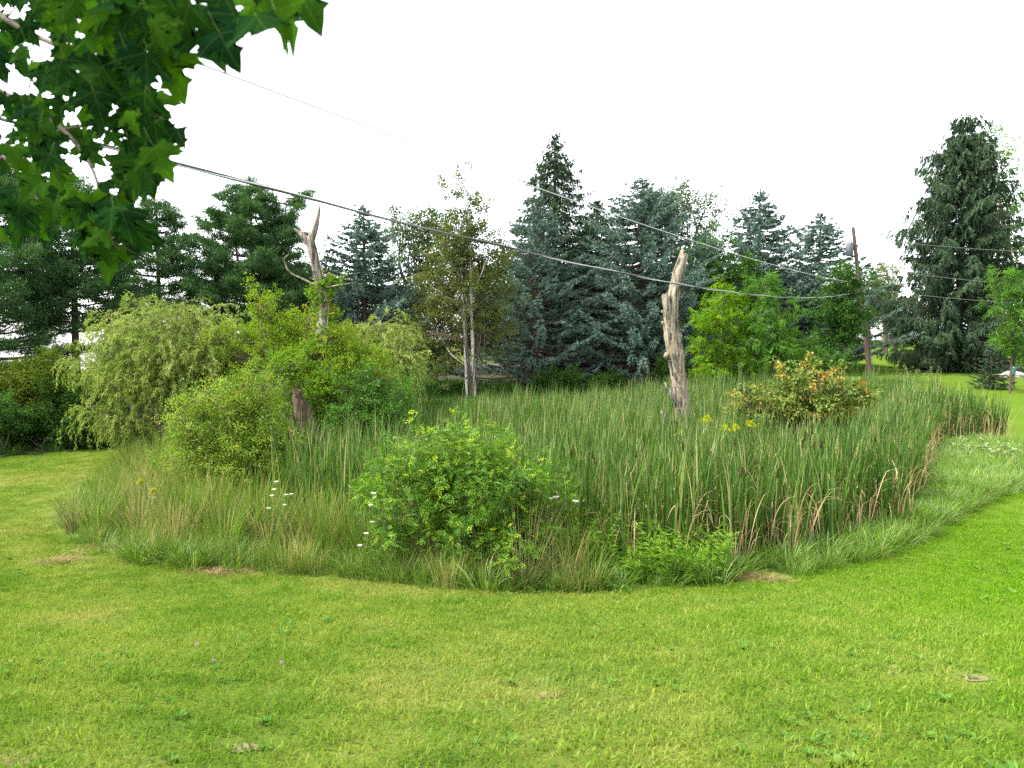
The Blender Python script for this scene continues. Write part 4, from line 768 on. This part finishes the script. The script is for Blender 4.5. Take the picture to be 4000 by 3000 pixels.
for zone, n, box, tx in (('near', 30, (2250, 3450, .9, 3.2), 'brown-headed cattail in the dry reed front, %s counting from the left'), ('centre', 14, (1950, 2650, 2.2, 6), 'brown-headed cattail in the green reeds behind the front bush, %s from the left'), ('right', 18, (3500, 4100, 4.2, 9), 'brown-headed cattail in the dark reeds near the right lawn, %s from the left'), ('left', 5, (560, 1350, 2.6, 4.2), 'brown-headed cattail at the foot of the left shrubs, %s from the left')):
    c = 0; es = []
    while c < n:
        x_, y_ = uni(-10, 18, 1)[0], uni(10, 30, 1)[0]; q = 2000 + x_ / y_ * FPX
        if not (box[0] < q < box[1]) or not inside(MARSH, np.array([x_]), np.array([y_]))[0]: continue
        if not (box[2] < dist_line(FRONT, np.array([x_]), np.array([y_]))[0] < box[3]): continue
        es.append(cattail(x_, y_, tx, 'cattails, ' + zone + ' patch', c, uni(.92, 1.12, 1)[0])); c += 1
    order_labels(es, tx)

# ------------------------------------------------------------------ weeds, tussocks, flowers on the margin
def tussock(name, label, px, py, n, sz, h, w_, lean, bend, mat, tp=1., cat='grass tuft', group=None, extra=0):
    g = ground_at(px, py); mb = MB(); r = sz * np.sqrt(rnd(n)); a = rnd(n) * 6.3; p = np.stack([r * np.cos(a), r * np.sin(a), np.full(n, -.03)], 1)
    blades(mb, p, a + uni(-.7, .7, n), uni(*h, n), uni(*w_, n), uni(*lean, n), uni(*bend, n), 7, rnd(n) ** tp)
    e = thing(name, label, cat, g, group); mb.build('leaves', mat, e)
    if extra:
        mb = MB(); n = extra; a = rnd(n) * 6.3; p = np.stack([sz * .5 * np.cos(a), sz * .5 * np.sin(a), np.full(n, -.03)], 1); hh = uni(h[1] * .9, h[1] * 1.6, n)
        blades(mb, p, a, hh, np.full(n, .005), uni(.02, .45, n), uni(-.05, .25, n), 6, uni(.8, 1, n)); mb.build('seed_stalks', F_TUSS, e)
    return e
tussock('grass_tussock', 'large arching tussock with straw-coloured stalks in front of the front bush', 2045, 2300, 420, .2, (.45, 1.0), (.004, .007), (.05, .75), (.3, 1.3), F_TUSS, 1.3, extra=34)
for px, py, s_, tx, fm in [(1180, 2225, .5, 'dark green tuft below the white umbels', F_TUFT), (1380, 2250, .55, 'dark tuft of arching grass left of the front bush', F_TUFT), (2310, 2300, .6, 'arching green tuft right of the big straw tussock', F_TUFT), (2870, 2245, .6, 'swept-over tuft below the dry cattails', F_TUFT), (3080, 2215, .75, 'blue-green laid-over tuft at the lawn edge', F_TUFT), (3330, 2130, .55, 'rounded green tuft where the lawn edge bends', F_TUFT), (560, 2190, .6, 'bushy dark green tuft beside the dead-grass heap', F_TUFT), (960, 2200, .65, 'pale blue-green tuft at the left lawn edge', F_PALE), (760, 2215, .6, 'green tuft between the dead-grass heap and the pale tuft', F_TUFT), (3560, 2050, .6, 'soft leaning tuft beside the right-hand lawn', F_WEED), (3700, 1960, .6, 'soft pale tuft below the flat stone', F_PALE)]:
    tussock('grass_tuft', tx, px, py, 190, .16 + .1 * s_, (s_ * .6, s_ * 1.1), (.006, .012), (.1, .8), (.5, 1.6), fm, 1.2, group='grass tufts along the lawn edge')
ORD = ['first', 'second', 'third', 'fourth', 'fifth', 'sixth', 'seventh', 'eighth', 'ninth', 'tenth', 'eleventh', 'twelfth', 'thirteenth', 'fourteenth']
for i, (px, py) in enumerate([(300, 2080), (380, 2090), (455, 2020), (540, 2110), (620, 2060), (700, 2140), (790, 2110), (880, 2170), (960, 2110), (1050, 2170), (1140, 2120), (1230, 2180), (1330, 2170), (1420, 2200)]):
    tussock('tall_grass_clump', ('straw-coloured' if i % 3 != 1 else 'green') + ' tall grass clump, %s rightward from the left corner of the marsh' % ORD[i], px, py, 110, .2, (.45, 1.0 + .25 * (i % 2)), (.007, .016), (.0, .4), (.1, 1.1), F_TUSS if i % 3 != 1 else F_TUFT, .9, 'grass clump', 'tall grass clumps in the left margin', extra=9)
def weed(name, label, px, py, n, sp, h, L, W, mat, cat='weed', up=.5, per=26):
    g = ground_at(px, py); st, lf = MB(), MB()
    for i in range(n):
        a = rng.random() * 6.3; r = sp * math.sqrt(rng.random()); hh = uni(*h, 1)[0]; q = np.array([r * math.cos(a), r * math.sin(a), -.03]); t_ = q + [math.cos(a) * hh * .25, math.sin(a) * hh * .25, hh]
        P = spline([q, (q + t_) / 2 + rng.normal(size=3) * .03, t_], 6); tube(st, P, np.linspace(.005, .002, 6), 3, .5, 0, 0, False)
        u = uni(.15, 1.0, per); c = np.stack([np.interp(u, np.linspace(0, 1, 6), P[:, j]) for j in range(3)], 1); az = rnd(per) * 6.3
        leaves(lf, c, np.stack([np.cos(az), np.sin(az), uni(up - .5, up + .4, per)], 1), np.array([0, 0, 1.]) + sph(per) * .4, L * uni(.6, 1.2, per) * (1.15 - .6 * u), W, np.clip(rnd(per) * .6 + u * .4, 0, 1))
    e = thing(name, label, cat, g); st.build('stems', F_STEM, e); lf.build('leaves', mat, e); return e
weed('bright_weed', 'bright green feathery weed clump right of the front bush', 2250, 2240, 130, .42, (.5, 1.0), .15, .016, F_WEED, per=34)
weed('bright_weed', 'low bright green weed clump in front of the dry cattails', 2470, 2250, 110, .5, (.3, .75), .16, .016, F_WEED, per=30)
weed('bright_weed', 'lime-green grassy weed clump below the straight dead trunk', 2670, 2255, 130, .55, (.35, .85), .2, .017, F_WEED, per=30)
weed('broad_weed', 'broad-leaved weed at the marsh edge left of the straw tussock', 1830, 2260, 16, .3, (.4, .8), .13, .03, F_DARKSH, per=22)
weed('broad_weed', 'broad-leaved weed with drooping leaves at the lawn edge', 2760, 2270, 14, .25, (.2, .4), .2, .035, F_TUFT, per=14)
weed('low_weed', 'small round green weed on the lawn edge', 2420, 2315, 14, .18, (.08, .2), .06, .03, F_DARKSH, per=16)
weed('pale_weed', 'pale silvery broad-leaved weed patch above the flat stone', 3850, 1800, 44, .85, (.3, .7), .2, .075, F_PALE, per=14, up=.2)
weed('pale_weed', 'pale grey-green weed clump just below the flat stone', 3800, 1890, 30, .45, (.15, .4), .14, .03, F_PALE, per=18, up=.2)
weed('thistle_clump', 'grey-green tall weeds in front of the great dark spruce', 3580, 1500, 26, 1.0, (.5, 1.2), .18, .05, F_PALE, per=20)
weed('leafy_weed', 'leafy green weeds at the foot of the straight dead trunk', 2640, 1800, 40, .6, (.8, 1.5), .14, .03, F_DARKSH, per=26)
def umbel(px, py, d, label, s_=1.):
    c = pt(px, py, d); b = np.array([c[0] + uni(-.1, .1, 1)[0], d + .05, 0]); b[2] = float(H(b[0], b[1])); e = thing('wild_carrot', label, 'wildflower', b, 'white wild carrot flowers'); t_ = c - b
    mb = MB(); tube(mb, spline([[0, 0, -.03], t_ * .55 + [.03, 0, 0], t_], 7), np.linspace(.004, .002, 7), 4); n = 8; a = rnd(n) * 6.3
    leaves(mb, np.repeat((t_ * .5)[None], n, 0) * uni(.2, 1.3, n)[:, None], np.stack([np.cos(a), np.sin(a), uni(0, .6, n)], 1), np.array([0, 0, 1.]) + sph(n) * .3, .1, .03, rnd(n)); mb.build('stem', F_STEM, e)
    mb = MB(); n = 34; r = .042 * s_ * np.sqrt(rnd(n)); a = rnd(n) * 6.3; p = t_ + np.stack([r * np.cos(a), r * np.sin(a), .012 - r * r * 5], 1)
    for _ in range(2): leaves(mb, p, np.stack([np.cos(a + _ * 1.6), np.sin(a + _ * 1.6), np.full(n, .25)], 1), np.array([0, 0, 1.]) + sph(n) * .4, .016, .014, rnd(n))
    for i in range(0, n, 3): tube(mb, [t_ - [0, 0, .03], p[i]], [.0015, .001], 3, .2, 0, 0, False)
    mb.build('flower_head', F_WHITE, e); return e
es = []
for i, (a, c_) in enumerate([(385, 790), (392, 822), (525, 833), (360, 875), (425, 970), (555, 970), (375, 997), (510, 900), (330, 1078), (500, 1088), (515, 1105), (465, 1168), (285, 1165)]):
    es.append(umbel(1250 + a * .5425, 1500 + c_ * .5425, 10.75 + .25 * (i % 3), '', .75))
order_labels(es, 'white wild carrot umbel left of the front bush, %s from the left'); es = []
for i, (a, c_) in enumerate([(1790, 1465), (1775, 1515), (1760, 1555), (1855, 1550), (1890, 1545), (1740, 1637), (1845, 1615)]):
    es.append(umbel(a * .6027, 1000 + c_ * .6027, 12.4 + .2 * (i % 3), '', .75))
order_labels(es, 'white wild carrot umbel before the left cattails, %s from the left')
for (a, c_), tx in zip([(1665, 825), (1700, 815), (1840, 845)], ('first', 'second', 'last')): umbel(1250 + a * .5425, 1500 + c_ * .5425, 10.7, 'white wild carrot umbel beside the front bush, %s of three rightward' % tx, 1.)
def goldenrod(px, py, d, label, s_=1.):
    c = pt(px, py, d); b = np.array([c[0], d, float(H(c[0], d))]); e = thing('goldenrod', label, 'wildflower', b, 'yellow goldenrod plants'); t_ = c - b; h = t_[2]
    st, lf, pl = MB(), MB(), MB(); tube(st, spline([[0, 0, -.03], t_ * .5 + [.02, 0, 0], t_], 7), np.linspace(.007, .003, 7), 4); st.build('stem', F_STEM, e)
    n = 60; a = rnd(n) * 6.3; z_ = uni(.35, .9, n)[:, None]; leaves(lf, t_ * z_, np.stack([np.cos(a), np.sin(a), uni(-.1, .6, n)], 1), np.array([0, 0, 1.]) + sph(n) * .3, .11, .02, rnd(n)); lf.build('leaves', F_TUFT, e)
    for i in range(16):
        a = rng.random() * 6.3; u = i / 16; L = .24 * s_ * (1.1 - u * .8); q0 = t_ * 1.0 + [0, 0, (u - .75) * .3 * s_]; P = spline([q0, q0 + [math.cos(a) * L * .6, math.sin(a) * L * .6, L * .5], q0 + [math.cos(a) * L, math.sin(a) * L, L * .35]], 6)
        m = 46; v_ = uni(.15, 1, m); p = np.stack([np.interp(v_, np.linspace(0, 1, 6), P[:, j]) for j in range(3)], 1) + rng.normal(size=(m, 3)) * .012
        leaves(pl, p, sph(m) + [0, 0, .4], sph(m) + [0, 0, .6], .02, .014, rnd(m))
    pl.build('plume', F_GOLD, e)
for px, py, d, s_, tx in [(2758, 1635, 16.5, 1., 'tallest goldenrod right of the straight dead trunk'), (2830, 1672, 16, 1., 'goldenrod with a wide drooping plume, left of a pair'), (2870, 1668, 16.2, .9, 'goldenrod overlapping the wide drooping one'), (2930, 1655, 16.6, .9, 'goldenrod just left of the red-leaved bush'), (2657, 1690, 17.5, 1., 'goldenrod blooming against the foot of the dead trunk'), (3005, 1790, 15.5, .6, 'small goldenrod deep in the cattails'), (550, 1880, 14.5, .45, 'small goldenrod in the grass on the left'), (600, 1915, 14, .35, 'faint goldenrod low in the left grass')]:
    goldenrod(px, py, d, tx, s_ * .6)
def stone(name, label, px, py, r, sc, mat, dz=0.):
    g = ground_at(px, py); mb = MB(); lump(mb, np.zeros(3), r, 11, sc, .05); return tag(mb.build(name, mat, None, False, g + [0, 0, dz]), label, 'stone')
stone('flat_stone', 'flat brown stone slab in the grass at the right', 3900, 1885, .3, (1.5, .7, .22), M_ROCKB, .16)
stone('flat_stone', 'pale flat stone just under the brown slab', 3935, 1905, .22, (1.3, .7, .25), M_ROCK, .08)
stone('boulder', 'pale rounded boulder beside the young spruce', 3950, 1475, .8, (1.3, .8, .4), M_ROCK, .12)
g = base(3968, 43); mb = MB(); tube(mb, [[0, 0, -.2], [0, 0, .5], [0, 0, .52], [0, 0, 1.05]], [.09, .09, .11, .11], 10, .5, 0); e = thing('marker_post', 'short dark post with a green top at the right edge', 'post', g)
mb = MB(); tube(mb, [[0, 0, -.2], [0, 0, .75]], [.085, .08], 10); mb.build('post', M_POLE, e); mb = MB(); tube(mb, [[0, 0, .74], [0, 0, .76], [0, 0, 1.12], [0, 0, 1.16]], [.09, .11, .11, .08], 12); mb.build('cap', M_POST, e)
for i, ((cx, cy_, r), tx) in enumerate(zip(patches[:3], ('at the centre of the lawn', 'at the bottom left of the lawn', 'on the right of the lawn', 'at the right picture edge', 'near the bottom centre', 'near the bottom, left of centre'))):
    n = 22; a = np.arange(n) * 6.2832 / n; q = r * .55 * (1 + .28 * np.sin(3 * a + i) + rng.normal(size=n) * .12); X = cx + q * np.cos(a) * 1.35; Y = cy_ + q * np.sin(a)
    mb = MB(); X = np.append(X, cx); Y = np.append(Y, cy_); j = np.arange(n); mb.add(np.stack([X, Y, H(X, Y) + .006], 1), np.stack([j, (j + 1) % n, np.full(n, n)], 1)); tag(mb.build('bare_ground_patch', M_EARTH), 'bare earth patch ' + tx, kind='structure')
# heaps of dead cut grass at the lawn edge, bare earth patches in the lawn
for i, (px, py, r, tx) in enumerate([(450, 2140, .42, 'tan heap of dead cut grass at the left corner of the marsh'), (235, 2195, .22, 'small scatter of dead grass on the left lawn'), (870, 2240, .3, 'brown dead grass at the lawn edge below the tall grass'), (2960, 2265, .26, 'brown dead-grass clump at the right lawn edge')]):
    g = ground_at(px, py); n = 420; a = rnd(n) * 6.3; q0_ = np.sqrt(rnd(n)); q = r * q0_ * (1 + .4 * np.sin(2 * a + i) + .3 * np.sin(5 * a + 2 * i)); p = np.stack([q * np.cos(a) * 1.5, q * np.sin(a), .01 + .12 * r * (1 - q0_)], 1); mb = MB()
    p[:, 2] += H(p[:, 0] + g[0], p[:, 1] + g[1]) - g[2]
    blades(mb, p, rnd(n) * 6.3, uni(.1, .25, n), uni(.003, .006, n), uni(1.1, 1.6, n), uni(-.3, .5, n), 3, rnd(n)); tag(mb.build('dead_grass', F_THATCH, None, False, g), tx, 'dead grass')
for px, py, tx in [(1100, 2615, 'pale purple clover flower on the left lawn'), (835, 2608, 'small purple clover flower left of the paler one'), (770, 2540, 'purple clover flower farthest up the left lawn')]:
    g = ground_at(px, py); mb = MB(); n = 40; v_ = sph(n) * .012; v_[:, 2] = np.abs(v_[:, 2]); leaves(mb, v_ + [0, 0, .05], v_ * 60 + [0, 0, .5], sph(n), .012, .006, rnd(n)); e = thing('clover_flower', tx, 'wildflower', g); mb.build('flower_head', F_PURPLE, e)
    mb = MB(); tube(mb, [[0, 0, -.01], [.004, 0, .055]], .0015, 4); mb.build('stem', F_STEM, e)

# ------------------------------------------------------------------ maple overhanging the upper left corner
def maple():
    half = [(.0, .0), (.10, -.05), (.27, -.13), (.41, -.07), (.36, .03), (.47, .1), (.56, .2), (.72, .26), (.66, .34), (.77, .52), (.58, .47), (.5, .54), (.43, .46), (.25, .45), (.27, .6), (.38, .72), (.24, .75), (.17, .86), (.0, 1.1)]
    me = []
    for vi in range(4):
        o = np.array(half + [(-a_, b_) for a_, b_ in half[-2:0:-1]]) + rng.normal(size=(2 * len(half) - 2, 2)) * .018; n = len(o)
        V = np.concatenate([o, [[0, .28]]]); cu = uni(.1, .6, 1)[0]; tw = uni(-.15, .15, 1)[0]
        zf = lambda q: .3 * np.abs(q[:, 0]) - cu * (q[:, 1] - .2) ** 2 + tw * q[:, 0] * q[:, 1] - .1 * np.abs(q[:, 0]) ** 2
        mb = MB(); i = np.arange(n); inner = V[:n] * .55 + V[n] * .45; W_ = np.concatenate([V, inner]); v = np.concatenate([W_, zf(W_)[:, None]], 1)
        mb.add(v, np.stack([i, (i + 1) % n, n + 1 + (i + 1) % n, n + 1 + i], 1)); mb.add(v, np.stack([n + 1 + i, n + 1 + (i + 1) % n, np.full(n, n)], 1))
        tube(mb, [[0, 0, 0], [.02, -.25, .06], [.0, -.55, .22]], [.012, .01, .012], 4, .5, 1); me.append(mb.mesh('leaf', [F_MAPLE, F_STEM], True))
    b = np.array([-4.6, 1.0, float(H(-4.6, 1.0))]); e = thing('maple_tree', 'maple tree hanging leafy branches into the upper left corner', 'maple', b)
    mb = MB(); tr = [np.array(q) for q in ((0, 0, -.3), (.05, 0, 1.5), (.0, .1, 3.2), (-.1, .2, 5.2))]; trunk(mb, tr, [.3, .24, .19, .12], 14, .03); mb.build('trunk', M_BARK, e, True)
    from mathutils import Matrix, Vector
    defs = [([(-500, -700, 2.6), (-50, -300, 2.2), (400, -120, 1.95), (800, -130, 1.75), (1130, -110, 1.65)], .016),
            ([(-500, -300, 2.9), (0, 60, 2.5), (260, 200, 2.35), (480, 350, 2.25), (640, 470, 2.2)], .015),
            ([(-500, 100, 3.2), (-50, 330, 2.7), (200, 470, 2.5), (350, 640, 2.4), (420, 860, 2.3), (450, 980, 2.3)], .014),
            ([(-500, 400, 3.2), (-120, 520, 2.9), (40, 640, 2.7), (160, 800, 2.6), (200, 900, 2.6)], .012),
            ([(-400, -500, 2.4), (100, -250, 2.1), (420, -20, 2.0), (640, 120, 1.95)], .012)]
    spots = [  # (branch, px, py) of leaf bases, tip hanging below
        (0, 1010, -40), (0, 1075, 40), (0, 1000, 60), (0, 860, 130), (0, 650, 120), (0, 870, -30), (0, 800, 110), (0, 930, 60), (0, 700, -60), (0, 740, 20), (0, 1060, -130), (0, 1150, -60), (0, 640, 40), (0, 560, -40),
        (4, 600, 130), (4, 520, 60), (4, 430, 0), (4, 470, 150), (4, 360, 90), (4, 550, 220), (4, 300, -30), (4, 210, 10), (4, 640, 210),
        (1, 590, 370), (1, 690, 500), (1, 560, 650), (1, 520, 420), (1, 610, 520), (1, 470, 330), (1, 560, 620), (1, 500, 540), (1, 380, 380),
        (2, 430, 880), (2, 520, 860), (2, 350, 910), (2, 460, 960), (2, 380, 800), (2, 450, 760), (2, 300, 860), (2, 490, 700), (2, 540, 690), (2, 560, 890)]
    cnt = [0] * 5
    objs = []; curves = []
    for P, r in defs:
        W_ = [pt(*q) for q in P]; W_ = [np.array([-4.6, 1.2, 3.6 + .4 * len(objs)])] + W_; Q = spline(np.array(W_), 40); mb = MB(); tube(mb, Q - b, np.linspace(r * 1.0, .002, 40), 6, .5, 0, .03)
        for j in range(14):
            s0 = rng.integers(12, 38); tube(mb, [Q[s0] - b, Q[s0] - b + rng.normal(size=3) * .035 + [.02, 0, -.01]], [.004, .0015], 4, .5, 0, 0, False)
        objs.append(mb.build('branch', M_BARK, e, True)); curves.append(Q)
    poly = [(-150, -150), (620, -150), (640, 200), (560, 330), (640, 480), (590, 660), (480, 760), (500, 900), (330, 950), (120, 900), (-150, 860)]
    px_, py_ = uni(-150, 660, 2000), uni(-150, 960, 2000); k_ = np.where(inside(poly, px_, py_))[0][:258]
    for i in k_: spots.append((-1, px_[i], py_[i]))
    for bi, px, py in spots:
        hand = bi >= 0
        if not hand:
            best = min(range(5), key=lambda q: min(abs((2000 + c[0] / c[1] * FPX) - px) + abs(1330 - (c[2] - 1.6) / c[1] * FPX - py) for c in curves[q][6:])); bi = best
        Q = curves[bi]; dm = np.hypot(2000 + Q[:, 0] / Q[:, 1] * FPX - px, 1330 - (Q[:, 2] - 1.6) / Q[:, 1] * FPX - py); dd = Q[np.argmin(dm), 1] + uni(-.25, .25, 1)[0] * (.3 if hand else 1.6)
        p = pt(px, py, max(1.45, dd)); s_ = uni(.09, .12, 1)[0] if hand else uni(.06, .095, 1)[0]
        yv = Vector((uni(-.55, .55, 1)[0], uni(-.6, .3, 1)[0], -uni(.5, 1.1, 1)[0])).normalized()
        nv = Vector((uni(-.7, .7, 1)[0], -1 if rng.random() < .7 else .6, uni(-.2, .9, 1)[0])); xv = yv.cross(nv).normalized(); zv = xv.cross(yv)
        m = Matrix((xv, yv, zv)).transposed().to_4x4(); m = Matrix.Translation(Vector(p - b)) @ m @ Matrix.Scale(s_, 4)
        o = link('leaf', me[rng.integers(4)], objs[bi]); o.matrix_local = m
maple()
